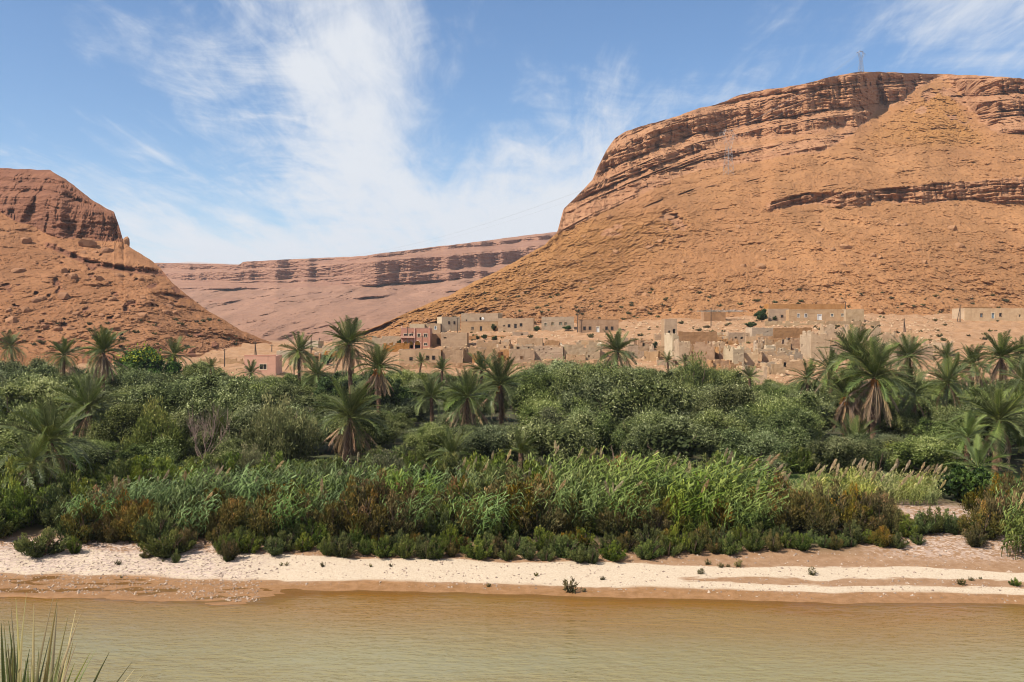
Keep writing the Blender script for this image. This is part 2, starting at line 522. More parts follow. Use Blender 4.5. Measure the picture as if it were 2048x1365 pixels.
def river():
    g = NT('river_water')
    p = g.pos()
    # silty water: ripples run slantwise to the bank
    w1 = g.noise(p, 1.0, 4, .55, .5, sc=(.9, 2.4, 1))
    mp = g.n('Mapping'); g.set(mp.inputs[0], p); mp.inputs['Rotation'].default_value = (0, 0, .42); mp.inputs['Scale'].default_value = (.42, 1.25, 1)
    w2 = g.noise(mp.outputs[0], 1.25, 3, .5, .6)
    mp2 = g.n('Mapping'); g.set(mp2.inputs[0], p); mp2.inputs['Rotation'].default_value = (0, 0, .5); mp2.inputs['Scale'].default_value = (1.3, 3.6, 1)
    w3 = g.noise(mp2.outputs[0], 1.0, 2, .5, .4)
    patch = g.noise(p, .14, 3, .5, .3, sc=(.6, 1.6, 1))
    h = g.math('ADD', g.math('MULTIPLY', w2, 1.0), g.math('ADD', g.math('MULTIPLY', w1, .35), g.math('MULTIPLY', w3, .55)))
    amp = g.math('MULTIPLY', g.rng(patch, .3, .65, .45, 1.0), g.rng(g.attr('depth'), .03, .5, .12, 1.0))
    nm = g.n('Bump'); g.set(nm.inputs['Height'], h); g.set(nm.inputs['Strength'], amp); nm.inputs['Distance'].default_value = .17
    dep = g.attr('depth')
    c = g.mix(g.rng(dep, .0, .35), (.17, .075, .015), (.185, .098, .026))
    c = g.mix(g.rng(dep, .25, 1.3), c, (.19, .165, .082))
    c = g.mix(g.math('MULTIPLY', g.rng(patch, .4, .7), .35), c, (.185, .135, .055))
    b = g.n('BsdfPrincipled')
    g.set(b.inputs['Base Color'], c); b.inputs['Roughness'].default_value = .12; b.inputs['IOR'].default_value = 1.333
    g.set(b.inputs['Normal'], nm.outputs[0])
    g.set(b.inputs['Alpha'], g.rng(dep, .0, .10, .55, 1.0))
    m = g.done(b.outputs[0])
    cols = np.concatenate([np.linspace(-3000, -100, 24), np.arange(-80, 2150, 10.0), np.linspace(2200, 5200, 24)])
    Ys = np.concatenate([np.arange(24, 50, .5), np.arange(50, 66, .15)])
    PX, YY = np.meshgrid(cols, Ys)
    X = (PX - 1024) / F * YY
    dep_ = np.clip(-gz(X, YY), 0, 3)
    me = mesh_of('river', np.stack([X, YY, X * 0], -1).reshape(-1, 3), grid_faces(len(Ys), len(cols)), dict(depth=dep_), m, True)
    tag(add('river', me), 'muddy brown river with small wind ripples', None, None, 'structure')


# ---- hills: each is a sheet swept from its foot to its rim, with cliffs where the rock stands steep
def mat_rock(name, talus, talus2, cliffc, cliff2, orange, stones=1.0):
    g = NT(name)
    p = g.pos()
    big = g.noise(p, .018, 6, .6)
    mid = g.noise(p, .11, 6, .68)
    fine = g.noise(p, .55, 6, .72)
    grit = g.noise(p, 2.2, 3, .7)
    c = g.mix(g.rng(big, .35, .65), talus, talus2)
    c = g.mix(g.math('MULTIPLY', g.rng(mid, .45, .7), .55), c, tuple(v * .72 for v in talus2))
    strk = g.noise(p, 1.0, 5, .6, .35, sc=(.045, .010, .010))
    c = g.mix(g.math('MULTIPLY', g.rng(strk, .48, .68), .55), c, tuple(v * .66 for v in talus))
    c = g.mix(g.math('MULTIPLY', g.rng(strk, .46, .32), .5), c, tuple(min(1, v * 1.22) for v in talus))
    c = g.mix(g.math('MULTIPLY', g.rng(fine, .5, .72), .5), c, tuple(v * .62 for v in talus))
    c = g.mix(g.math('MULTIPLY', g.rng(grit, .52, .66), .45), c, tuple(min(1, v * 1.28) for v in talus))
    c = g.mix(g.math('MULTIPLY', g.rng(grit, .46, .36), .5), c, tuple(v * .55 for v in talus))
    st = g.voro(p, .45 * stones, 'F1', 0)
    c = g.mix(g.math('MULTIPLY', g.rng(st, .34, .12), g.rng(mid, .42, .6, 0, .6)), c, tuple(v * .5 for v in talus2))
    oc = g.mix(g.rng(fine, .35, .65), orange, tuple(v * .6 for v in orange))
    c = g.mix(g.math('MULTIPLY', g.attr('orange'), g.rng(mid, .25, .55, .55, 1)), c, oc)
    lay = g.noise(p, 1.0, 5, .7, .15, sc=(.02, .02, .55))
    jnt = g.noise(p, 1.0, 4, .65, .3, sc=(.22, .22, .05))
    rc = g.mix(g.rng(lay, .38, .62), cliffc, cliff2)
    rc = g.mix(g.math('MULTIPLY', g.rng(jnt, .5, .72), .6), rc, tuple(v * .5 for v in cliff2))
    rc = g.mix(g.math('MULTIPLY', g.rng(grit, .5, .7), .4), rc, tuple(min(1, v * 1.3) for v in cliffc))
    cl = g.math('ADD', g.attr('cliff'), g.math('MULTIPLY', g.math('SUBTRACT', fine, .5), .8))
    c = g.mix(g.rng(cl, .25, .7), c, rc)
    h = g.math('ADD', g.math('MULTIPLY', fine, 1.0), g.math('ADD', g.math('MULTIPLY', grit, .35), g.math('MULTIPLY', st, -.25)))
    nm = g.bump(h, .9, 1.1)
    return g.done(g.princ(c, .97, nm, .08))


HILLS = {}


def hill(name, label, cols, rows, sky, foot_y, foot_Y, slope, cliff_fn, orange_fn, mat, relief=1.0, strata=1.0, rag=1.5, back=420, blur=5, dip=.0, blocky=1.0):
    cols = np.asarray(cols, float)
    S = itp(cols, sky) + rag * fbm(cols * .045, 2.7, 0, 4) * .9
    fy = itp(cols, foot_y); fY = itp(cols, foot_Y)
    u = np.linspace(0, 1, rows)[:, None]
    PX = np.broadcast_to(cols, (rows, len(cols)))
    # keep the rows level over most of the slope, whatever the skyline does
    wn_ = 40
    Sp = np.pad(S, wn_, mode='edge')
    Sm = np.max(np.stack([Sp[i:i + len(S)] for i in range(2 * wn_ + 1)]), 0)
    kb = np.ones(41) / 41
    Sm = np.maximum(np.convolve(np.pad(Sm, 20, mode='edge'), kb, mode='valid'), S)
    PY = fy + (Sm - fy) * u + (S - Sm) * u ** 8
    cl0, step, outc = cliff_fn(PX, PY, S[None, :])
    cl = np.clip(np.maximum(cl0, outc), 0, 1)
    # climb each profile from the foot: scree at its angle of repose, ledges nearly sheer
    mt = itp(cols, slope)[None, :]
    inv = (1 - cl0) / mt + cl0 * (.22 + step * (.85 / mt - .22))
    m_ = 1 / (.5 * (inv[1:] + inv[:-1]))
    c_ = (HORIZON - PY) / F
    D = fY * np.concatenate([np.ones((1, len(cols))), np.cumprod((m_ - c_[:-1]) / (m_ - c_[1:]), 0)], 0)
    kk = np.exp(-np.linspace(-2.2, 2.2, 2 * blur + 1) ** 2); kk /= kk.sum()
    fp = np.pad(D, ((0, 0), (blur, blur)), mode='edge')
    D = np.apply_along_axis(lambda r: np.convolve(r, kk, mode='valid'), 1, fp)
    sY = D[-1]
    print(name, 'rim depth', sY.min(), sY.max())
    X = (PX - 1024) / F * D; Z = CZ - (PY - HORIZON) / F * D
    orange = orange_fn(PX, PY)
    k = np.mean(sY) / 600.0
    # talus: gullies and stones; cliffs: buttresses, ledges and joints
    gul = 5.5 * k * np.abs(fbm(X * .022 / k + .35 * perlin(X * .01, D * .012), D * .0045 / k, 6.6, 3, .55))
    tal = gul + 5.0 * fbm(X * .010 / k, D * .010 / k, Z * .01 / k, 4) + 2.6 * fbm(X * .07 / k, D * .05 / k, Z * .09 / k, 4, .6)
    stones = 1.25 * np.abs(fbm(X * .36, D * .22, Z * .36, 3, .7)) + 1.3 * sstep(.25, .6, fbm(X * .12 + 3, D * .1, Z * .15, 3, .6)) * np.abs(perlin(X * .5, D * .3, Z * .5))
    but = 9.0 * np.abs(fbm(X * .030 / k, 3.1, D * .012 / k, 4, .55)) + 3.2 * np.abs(fbm(X * .14 / k, Z * .03 / k, 7.7, 3, .6))
    q = (Z - dip * np.where(X < 170, X, 170 + (X - 170) * .25)) * .16 / k + .28 * fbm(X * .012 / k, D * .01, Z * .02, 3)
    q2 = q * 2.7 + .3 * perlin(X * .03 / k, q, 4.4)
    saw2 = q2 - np.floor(q2)
    ql = np.floor(q); saw = q - ql
    amp = 1.2 + 3.2 * np.abs(perlin(ql * 1.37 + .5, X * .018 / k, 8.8)) * (.5 + perlin(X * .05 / k, ql * 3.1, 1.1))
    bi = np.floor(X * .085 / k + (ql % 2) * .5 + .5 * perlin(X * .02 / k, 1.5, 5.5)).astype(int); b2 = np.floor(X * .22 / k + (np.floor(q2) % 2) * .5).astype(int)
    blk = 2.3 * ((bi * 7919 + ql.astype(int) * 104729) % 97) / 97. + 1.5 * ((b2 * 6151 + np.floor(q2).astype(int) * 3571) % 89) / 89.
    led = blk * blocky + 2.4 * (step - .5) - amp * saw * (1 - .6 * step) * 1.1 - 1.1 * saw2 * (.4 + np.abs(perlin(np.floor(q2) * .77, X * .03 / k, 2.2)) * 1.6) + 1.3 * fbm(X * .12, Z * .4, 2.2, 3, .6) + .9 * np.abs(perlin(X * .45, Z * .12, ql))
    gent = np.clip(.45 / mt, 1, 3.0)
    rel = (1 - cl) * (tal * gent - stones * (1 + 1.5 * orange)) + cl * (but * strata + led * 1.2)
    env = sstep(0, .05, u) * (.25 + .75 * sstep(1.0, .97, u))
    D2 = D + relief * rel * env
    X = (PX - 1024) / F * D2; Z = CZ - (PY - HORIZON) / F * D2
    V = [np.stack([X, D2, Z], -1)]
    at_c, at_o = [cl], [orange]
    # the ground drops away beneath the foot, the plateau runs back from the rim
    low = np.stack([X[0] * .96, D2[0] * .96, Z[0] - 12], -1)[None]
    bk = []
    for f_, dz in ((.04, .8), (.15, 1.5), (.5, 4), (1.0, 12), (1.4, 120)):
        Yb = D2[-1] + back * f_
        bk.append(np.stack([(cols - 1024) / F * Yb, Yb, Z[-1] + (Yb - D2[-1]) * np.minimum(0.0, (Z[-1] - CZ) / D2[-1]) - dz], -1)[None])
    Vall = np.concatenate([low] + V + bk, 0)
    nb = len(bk)
    pad = lambda a: np.concatenate([a[:1], a, np.repeat(a[-1:] * .2, nb, 0)], 0)
    me = mesh_of(name, Vall.reshape(-1, 3), grid_faces(rows + 1 + nb, len(cols)), dict(cliff=pad(cl), orange=pad(orange)), mat, False)
    tag(add(name, me), label, None, None, 'structure')
    HILLS[name] = (cols, S, fy, V[0], cl, PY)


def hill_at(name, px, py):
    cols, S, fy, V, cl, PY = HILLS[name]
    j = int(np.clip(np.searchsorted(cols, px), 0, len(cols) - 1))
    i = int(np.argmin(np.abs(PY[:, j] - py)))
    return V[i, j]


SKY_R = [(640, 690), (700, 674), (760, 650), (800, 632), (850, 610), (900, 590), (950, 563), (1000, 540), (1050, 512), (1090, 489), (1114, 466), (1121, 440),
         (1127, 418), (1150, 396), (1185, 360), (1198, 330), (1212, 302), (1230, 276), (1255, 262), (1300, 248), (1350, 234), (1400, 216),
         (1430, 211), (1480, 190), (1530, 180), (1600, 170), (1660, 155), (1720, 143), (1780, 145), (1850, 148), (1950, 151), (2048, 158),
         (2300, 168), (2700, 210), (3400, 330)]
UBOT = [(1090, 489), (1110, 478), (1150, 458), (1200, 434), (1260, 408), (1330, 374), (1400, 347), (1460, 340), (1550, 322), (1640, 313), (1690, 286),
        (1750, 240), (1800, 205), (1860, 172), (1890, 163), (1915, 190), (1940, 235), (1975, 268), (2048, 282), (2500, 300), (3400, 400)]


def cliff_right(PX, PY, S):
    ub = itp(PX, UBOT) + 14 * fbm(PX * .02, PY * .02, 8.8, 3) * sstep(1640, 1720, PX)
    wob = 7 * fbm(PX * .012, PY * .03, 5, 3)
    up = sstep(0, 14, ub - PY + wob * .6) * sstep(1095, 1125, PX)
    s = PY - itp(PX, [(1050, 506), (1100, 480), (1250, 405), (1400, 347), (1640, 300), (1900, 268), (2100, 255), (3400, 330)]) + 4 * fbm(PX * .008, 3.0, 0, 3)
    lay = fbm(s * .062, PX * .0008, 9.3, 4, .65)
    step = sstep(-.15, .22, lay)                       # 1 = sloping shelf, 0 = sheer ledge
    # a wider shelf of debris half way up the wall
    shelf = np.exp(-((PY - (itp(PX, [(1250, 330), (1450, 292), (1640, 272), (1800, 230)]))) / 13) ** 2) * sstep(1380, 1450, PX) * sstep(1760, 1660, PX)
    step = np.clip(step + shelf * .9, 0, 1)
    up = up * (1 - .55 * shelf)
    mt = itp(PX, [(1500, 412), (1535, 402), (1600, 386), (1700, 381), (1800, 372), (1950, 360), (2048, 351), (2600, 330), (3400, 400)]) + wob * .5
    mb = itp(PX, [(1500, 413), (1535, 424), (1600, 416), (1700, 420), (1750, 407), (1850, 407), (1950, 402), (2048, 416), (2600, 400), (3400, 450)]) + wob
    band = sstep(0, 5, PY - mt) * sstep(0, 7, mb - PY) * sstep(1520, 1550, PX)
    out = sstep(.38, .62, fbm(PX * .016, PY * .03, 2.2, 4)) * sstep(1120, 1230, PX) * sstep(1480, 1350, PX) * sstep(405, 440, PY) * sstep(540, 490, PY) * .8
    out = np.maximum(out, sstep(.05, .4, fbm(PX * .03, PY * .05, 4.4, 4)) * sstep(1770, 1830, PX) * sstep(1990, 1930, PX) * sstep(285, 240, PY) * .85)
    fine = sstep(.30, .48, fbm(s * .085, PX * .0016, 5.1, 3, .6)) * sstep(0, 8, PY - ub) * sstep(95, 40, PY - ub) * sstep(1130, 1200, PX) * sstep(1760, 1640, PX) * sstep(-.25, .2, fbm(PX * .02, PY * .03, 7.7, 3))
    out = np.maximum(out, fine * .8)
    cl = np.clip(np.maximum(up, band), 0, 1)
    step = np.where(band > .3, step * .12, step)
    return cl, step, out


def orange_right(PX, PY):
    cone = sstep(0, 30, PY - itp(PX, UBOT)) * np.exp(-((PX - 1880) / (60 + .9 * np.maximum(PY - 160, 0))) ** 2) * sstep(310, 270, PY) * sstep(1650, 1720, PX)
    spur = sstep(1480, 1200, PX + .9 * (PY - 480)) * sstep(400, 470, PY) * sstep(0, 70, itp(PX, [(640, 720), (800, 690), (1000, 660), (1200, 610), (1330, 560), (1480, 470)]) - PY)
    return np.clip(np.maximum(cone, spur * .75) + .12 * fbm(PX * .01, PY * .02, 1, 3), 0, 1)


def cliff_left(PX, PY, S):
    wob = 5 * fbm(PX * .014, PY * .03, 1, 3)
    ct = itp(PX, [(-600, 380), (0, 414), (70, 404), (110, 414), (190, 420), (228, 426)]) + wob * .5
    cb = itp(PX, [(-600, 395), (-100, 400), (0, 426), (60, 452), (120, 480), (245, 486), (262, 494)]) + wob
    band = sstep(0, 4, PY - ct) * sstep(0, 4, cb - PY) * sstep(275, 250, PX)
    top = sstep(6, 0, PY - ct) * sstep(275, 240, PX)
    lay = fbm((PY - S * .5) * .075, PX * .001, 4.1, 4, .6)
    step = sstep(-.25, .1, lay)
    l2 = np.exp(-((PY - itp(PX, [(60, 478), (100, 492), (180, 527), (260, 540), (330, 548), (345, 566)])) / 6.5) ** 2) * sstep(70, 110, PX) * sstep(345, 330, PX)
    l3 = np.exp(-((PY - itp(PX, [(320, 588), (380, 596)])) / 3.0) ** 2) * sstep(310, 340, PX)
    out = sstep(.42, .66, fbm(PX * .03, PY * .05, 6.2, 3)) * .7 * sstep(450, 470, PY)
    cl = np.clip(np.maximum.reduce([band, top * .8, l2, l3]), 0, 1)
    return cl, np.where(top > .5, step, .1), out


def cliff_far(PX, PY, S):
    wob = 3 * fbm(PX * .02, PY * .05, 3, 3)
    cb = itp(PX, [(200, 580), (320, 582), (400, 582), (600, 578), (750, 573), (900, 563), (1000, 556), (1100, 545), (1300, 520)]) + wob
    up = sstep(0, 5, cb - PY)
    f = (PY - S) / np.maximum(cb - S, 1)
    lay = fbm(f * 3.0 + .2 * fbm(PX * .006, 1, 0, 2), PX * .001, 2.2, 4, .6)
    step = sstep(-.05, .25, lay)
    l2 = np.exp(-((PY - (cb + 19)) / 3.0) ** 2) * sstep(-.1, .3, fbm(PX * .01, 7, 0, 2))
    return np.clip(np.maximum(up, l2 * .7), 0, 1), step, 0 * up


def build_terrain():
    ground(); near_bank(); river()
    none = lambda a, b: a * 0
    mr = mat_rock('red_talus', (.46, .228, .100), (.41, .195, .085), (.50, .262, .138), (.41, .20, .105), (.52, .25, .085))
    ml = mat_rock('brown_talus', (.42, .20, .095), (.345, .155, .07), (.31, .14, .08), (.23, .10, .06), (.45, .22, .07))
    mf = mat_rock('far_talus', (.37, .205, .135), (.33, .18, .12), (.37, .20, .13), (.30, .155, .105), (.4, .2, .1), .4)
    hill('right_hillside', 'broad red-orange mountainside with banded cliffs and scree above the village',
         np.concatenate([np.arange(640, 2110, 2.2), np.linspace(2116, 3400, 90)]), 430, SKY_R,
         [(640, 706), (700, 690), (800, 671), (900, 663), (1060, 656), (1240, 648), (1400, 642), (1640, 634), (2048, 633), (2600, 626), (3400, 626)],
         [(640, 350), (800, 336), (1060, 335), (3400, 336)],
         [(640, .2), (800, .22), (900, .25), (1000, .29), (1114, .34), (1300, .43), (1700, .48), (2048, .48), (3400, .5)],
         cliff_right, orange_right, mr, dip=.33)
    hill('left_hillside', 'brown mountainside with a dark red cliff band and boulder-strewn scree',
         np.concatenate([np.linspace(-1500, -40, 110), np.arange(-36, 585, 2.2)]), 250,
         [(-1500, 280), (-600, 310), (-200, 326), (0, 336), (100, 341), (130, 358), (165, 385), (190, 405), (228, 424), (238, 452), (247, 484), (262, 496), (300, 519), (320, 536), (345, 566), (375, 591),
          (420, 625), (450, 641), (480, 660), (520, 676), (560, 692), (585, 704)],
         [(-1500, 720), (0, 716), (300, 712), (450, 708), (585, 708)], [(-1500, 262), (0, 246), (300, 262), (450, 290), (585, 330)],
         [(-1500, .4), (0, .36), (240, .34), (400, .30), (585, .24)], cliff_left, none, ml, .7, dip=-.06)
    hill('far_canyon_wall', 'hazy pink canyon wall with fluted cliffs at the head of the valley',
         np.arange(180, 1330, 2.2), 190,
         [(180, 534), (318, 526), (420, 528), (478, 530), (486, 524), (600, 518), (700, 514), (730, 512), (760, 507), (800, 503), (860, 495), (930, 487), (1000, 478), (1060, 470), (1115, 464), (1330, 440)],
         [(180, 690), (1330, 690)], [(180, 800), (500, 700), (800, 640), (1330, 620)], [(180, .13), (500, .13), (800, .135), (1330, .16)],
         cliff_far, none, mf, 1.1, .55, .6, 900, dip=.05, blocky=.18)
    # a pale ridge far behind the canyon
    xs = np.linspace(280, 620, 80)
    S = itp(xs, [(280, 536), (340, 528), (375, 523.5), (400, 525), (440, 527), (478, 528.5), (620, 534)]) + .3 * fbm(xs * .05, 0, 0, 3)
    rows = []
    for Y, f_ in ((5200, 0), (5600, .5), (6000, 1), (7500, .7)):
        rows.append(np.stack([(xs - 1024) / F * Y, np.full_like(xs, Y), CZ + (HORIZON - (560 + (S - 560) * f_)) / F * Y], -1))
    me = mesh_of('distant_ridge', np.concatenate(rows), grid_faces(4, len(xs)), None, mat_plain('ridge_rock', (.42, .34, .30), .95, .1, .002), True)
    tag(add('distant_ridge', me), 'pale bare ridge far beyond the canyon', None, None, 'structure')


build_terrain()


def haze():
    mb = MB(); mb.box(-21000, 21000, -900, 9000, -150, 420)
    g = NT('valley_haze')
    v = g.n('VolumePrincipled'); v.inputs['Color'].default_value = (.86, .90, 1.0, 1); v.inputs['Density'].default_value = .00008
    v.inputs['Anisotropy'].default_value = .2
    g.t.links.new(v.outputs[0], g.out.inputs['Volume'])
    o = add('haze', mb.mesh('haze', g.m)); tag(o, 'thin pale haze filling the valley air', None, None, 'stuff')


haze()

# ------------------------------------------------------------------ vegetation
M_OLIVE = mat_leaf('olive_leaf', (.048, .062, .018), (.165, .185, .062), (.42, .44, .22), .12)
M_DARKLEAF = mat_leaf('dark_leaf', (.022, .040, .012), (.058, .092, .024), (.12, .17, .05), .2, .55, .12)
M_YELLOWTREE = mat_leaf('flowering_leaf', (.025, .05, .012), (.065, .11, .02), (.26, .26, .03), .2)
M_TAM_GREEN = mat_leaf('tamarisk_green', (.040, .060, .014), (.125, .150, .034), (.24, .225, .06), .25)
M_TAM_BROWN = mat_leaf('tamarisk_brown', (.040, .046, .012), (.135, .105, .028), (.30, .165, .05), .2)
M_TAM_PALE = mat_leaf('tamarisk_pale', (.07, .075, .03), (.17, .165, .075), (.27, .235, .12), .25)
M_REED = mat_leaf('reed_leaf', (.038, .062, .018), (.115, .165, .048), (.24, .30, .12), .3)  # cool green, with the shade over the left reeds worked into a darker tone
M_REED_Y = mat_leaf('reed_leaf_yellow', (.045, .070, .016), (.125, .170, .034), (.27, .31, .085), .3)
M_MAIZE = mat_leaf('dry_cane_leaf', (.10, .12, .03), (.25, .26, .075), (.40, .34, .15), .3)
M_PLUME = mat_leaf('reed_plume', (.28, .20, .11), (.40, .30, .17), (.52, .41, .25), .2)
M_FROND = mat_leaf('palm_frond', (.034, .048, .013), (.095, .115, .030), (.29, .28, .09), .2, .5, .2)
M_FROND_Y = mat_leaf('palm_frond_young', (.08, .11, .03), (.17, .22, .06), (.32, .33, .10), .25, .45, .4)
M_DEAD = mat_leaf('dead_frond', (.17, .105, .062), (.31, .205, .125), (.45, .33, .21), .1)
M_DATE = mat_plain('dates', (.42, .15, .03), .6, .3, 6)
M_BARK = mat_plain('bark', (.16, .11, .075), .95, .35, 5, .04)
M_PALMBARK = mat_plain('palm_bark', (.17, .095, .06), .95, .4, 4, .06)
M_TWIG = mat_plain('dry_twig', (.27, .19, .15), .95, .2, 5)
M_BLADE = mat_leaf('blade', (.04, .07, .02), (.11, .145, .045), (.36, .30, .15), .2, .45, .2)
M_SCRUB = mat_leaf('desert_scrub', (.075, .070, .03), (.15, .125, .055), (.26, .20, .095), .2)


def dirs(n, rng, zmin=-1.0):
    d = rng.normal(size=(n * 3, 3)); d /= np.linalg.norm(d, axis=1)[:, None]
    d = d[d[:, 2] > zmin]
    return d[:n]


def limbs(mb, rng, h0, h, r0, spread, n, seg=5):
    """a short trunk that forks into n limbs; returns limb end points"""
    ends = []
    mb.tube([(0, 0, -.4), (.05, 0, h0 * .5), (0, .05, h0)], [r0 * 1.5, r0, r0 * .9], 7, False)
    for k in range(n):
        a = 2 * math.pi * (k + rng.random() * .6) / n
        s = spread * (.5 + .6 * rng.random())
        e = np.array([math.cos(a) * s, math.sin(a) * s, h * (.75 + .3 * rng.random())])
        t = np.linspace(0, 1, seg)[:, None]
        p = np.array([0, 0, h0 * .9]) * (1 - t) + e * t + np.sin(t * math.pi) * np.array([math.cos(a), math.sin(a), -.3]) * s * .2
        p[1:-1] += rng.normal(size=(seg - 2, 3)) * .08 * s
        mb.tube(p, np.linspace(r0 * .7, r0 * .12, seg), 5, False)
        ends.append(e)
    return ends


def round_crown(seed, R, H, base, nl, nleaf, L, W, mat, updir=.5, flower=False, name='crown'):
    """crown of overlapping leafy lobes: R radius, H top height, base height of the lowest leaves"""
    rng = np.random.default_rng(seed)
    mb = MB()
    cz, rz = (H + base) / 2, (H - base) / 2
    C, S = [], []
    for k in range(nl):
        d = rng.normal(size=3); d /= np.linalg.norm(d); d[2] = d[2] * .9 + .12
        f = (.38 + .72 * rng.random()) if k % 3 else (.25 + .5 * rng.random())
        C.append([d[0] * R * f, d[1] * R * f, cz + d[2] * rz * f * 1.05]); S.append(R * (.15 + .21 * rng.random() ** 1.3))
    C, S = np.array(C), np.array(S)
    pick = rng.choice(nl, nleaf, p=S ** 2 / (S ** 2).sum())
    d = dirs(nleaf, rng, -.75)
    while len(d) < nleaf: d = np.concatenate([d, dirs(nleaf, rng, -.75)])[:nleaf]
    rr = S[pick] * (.74 + .34 * rng.random(nleaf))
    # twigs make the outline uneven: leaves gather along a few hundred shoots
    shoots = dirs(700, rng); sh = shoots[rng.integers(0, len(shoots), nleaf)]
    d = d * .5 + sh * .5; d /= np.linalg.norm(d, axis=1)[:, None]
    far_ = np.where(rng.random(nleaf) < .22, .55 * np.abs(rng.normal(size=nleaf)), .13 * rng.normal(size=nleaf))
    P = C[pick] + d * rr[:, None] * (1 + far_[:, None]) + np.array([0, 0, .12]) * (far_ * S[pick])[:, None]
    A = d * .35 + rng.normal(size=(nleaf, 3)) * .7 + np.array([0, 0, updir])
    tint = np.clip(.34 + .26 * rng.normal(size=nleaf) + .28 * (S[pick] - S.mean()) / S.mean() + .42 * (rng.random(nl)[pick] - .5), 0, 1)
    zlo = P[:, 2].min(); zk = (H - base * .3) / (np.percentile(P[:, 2], 99.6) - zlo)
    P[:, 2] = base * .3 + (P[:, 2] - zlo) * zk
    if flower:
        top = (P[:, 2] > cz + rz * .45) & (rng.random(nleaf) < .38)
        tint = np.clip(tint, 0, .6); tint[top] = 1.0
    mb.leaves(P, A, L * (.7 + .6 * rng.random(nleaf)), W * (.7 + .6 * rng.random(nleaf)), tint, rng, up=d)
    # older inner leaves, oversized and dark, added to block light in each lobe
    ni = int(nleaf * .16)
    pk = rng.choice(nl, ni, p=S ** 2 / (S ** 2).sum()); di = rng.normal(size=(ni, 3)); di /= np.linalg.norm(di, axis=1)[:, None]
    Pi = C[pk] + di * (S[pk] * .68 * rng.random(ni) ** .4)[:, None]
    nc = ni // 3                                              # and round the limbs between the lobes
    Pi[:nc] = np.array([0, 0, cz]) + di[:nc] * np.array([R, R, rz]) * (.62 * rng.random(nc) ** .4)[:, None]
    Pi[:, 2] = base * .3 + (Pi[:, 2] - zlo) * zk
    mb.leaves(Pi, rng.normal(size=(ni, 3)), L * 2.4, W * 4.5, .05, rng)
    return mb.mesh(name, mat)


def trunk_mesh(seed, h0, h, r0, spread, n):
    mb = MB(); limbs(mb, np.random.default_rng(seed), h0, h, r0, spread, n)
    return mb.mesh('trunk', M_BARK, True)


def spray_shrub(seed, n, H, R, nleaf, L, W, mat, tipfrom=.55, lean=.0, name='crown'):
    """feathery upright shrub: plumes of fine twigs, paler towards the tips"""
    rng = np.random.default_rng(seed)
    mb = MB()
    a = rng.random(n) * 2 * np.pi; r = R * np.sqrt(rng.random(n))
    top = np.stack([np.cos(a) * r, np.sin(a) * r, H * (1 - .55 * (r / R) ** 1.6) * (.72 + .36 * rng.random(n))], -1)
    bot = top * np.array([.28, .28, 0]) + np.array([0, 0, -.05])
    k = rng.integers(0, n, nleaf); t = rng.random(nleaf) ** .62
    bow = np.sin(t * np.pi)[:, None] * (top - bot)[k] * np.array([.22, .22, .06])
    P = bot[k] + (top - bot)[k] * t[:, None] + bow
    wd = (.06 + .20 * np.sin(t * np.pi * .92)) * H * .42
    P = P + rng.normal(size=(nleaf, 3)) * wd[:, None] * np.array([.62, .62, .5])
    P[:, 2] = np.abs(P[:, 2])
    A = (top - bot)[k]; A = A / np.linalg.norm(A, axis=1)[:, None] + rng.normal(size=(nleaf, 3)) * .5 + np.array([lean, 0, .25])
    hue = rng.normal(size=n)[k] * .16
    tint = np.clip(.12 + .85 * (P[:, 2] / H) ** 1.2 * (1 / tipfrom) * .62 + hue + .12 * rng.normal(size=nleaf), 0, 1)
    mb.leaves(P, A, L * (.6 + .8 * rng.random(nleaf)), W * (.7 + .6 * rng.random(nleaf)), tint, rng)
    ni = nleaf // 9                                           # large dark inner leaves, added to deepen the shade inside the shrub
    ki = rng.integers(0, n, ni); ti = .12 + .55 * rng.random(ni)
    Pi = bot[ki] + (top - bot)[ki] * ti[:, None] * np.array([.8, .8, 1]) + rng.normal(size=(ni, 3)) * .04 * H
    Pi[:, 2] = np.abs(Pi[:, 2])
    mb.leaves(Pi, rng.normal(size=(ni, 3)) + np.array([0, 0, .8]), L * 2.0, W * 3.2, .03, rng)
    return mb.mesh(name, mat)


def stems_mesh(seed, n, H, R, mat=None):
    rng = np.random.default_rng(seed); mb = MB()
    for _ in range(n):
        a, r = rng.random() * 6.28, R * math.sqrt(rng.random())
        e = np.array([math.cos(a) * r, math.sin(a) * r, H * (.6 + .3 * rng.random())])
        mb.tube([(e[0] * .15, e[1] * .15, -.2), tuple(e * np.array([.45, .45, .5])), tuple(e)], [.05, .035, .012], 4, False)
    return mb.mesh('stems', mat or M_BARK, True)


# ---- where things stand
TAKEN = []          # (X, Y, radius) of palms and other placed plants


def place(px, Y, dz=0.0):
    X = (px - 1024) / F * Y
    return (X, Y, float(gz(X, Y)) + dz)


LANDMARK = []       # (X, Y, phrase) that labels may lean on


def near_phrase(X, Y, maxd=16):
    best = min(LANDMARK, key=lambda q: (q[0] - X) ** 2 + (q[1] - Y) ** 2) if LANDMARK else None
    if best is None: return None
    d = math.hypot(best[0] - X, best[1] - Y)
    if d > maxd: return None
    rel = 'behind' if Y - best[1] > abs(X - best[0]) else ('in front of' if best[1] - Y > abs(X - best[0]) else 'beside')
    return rel + ' ' + best[2]


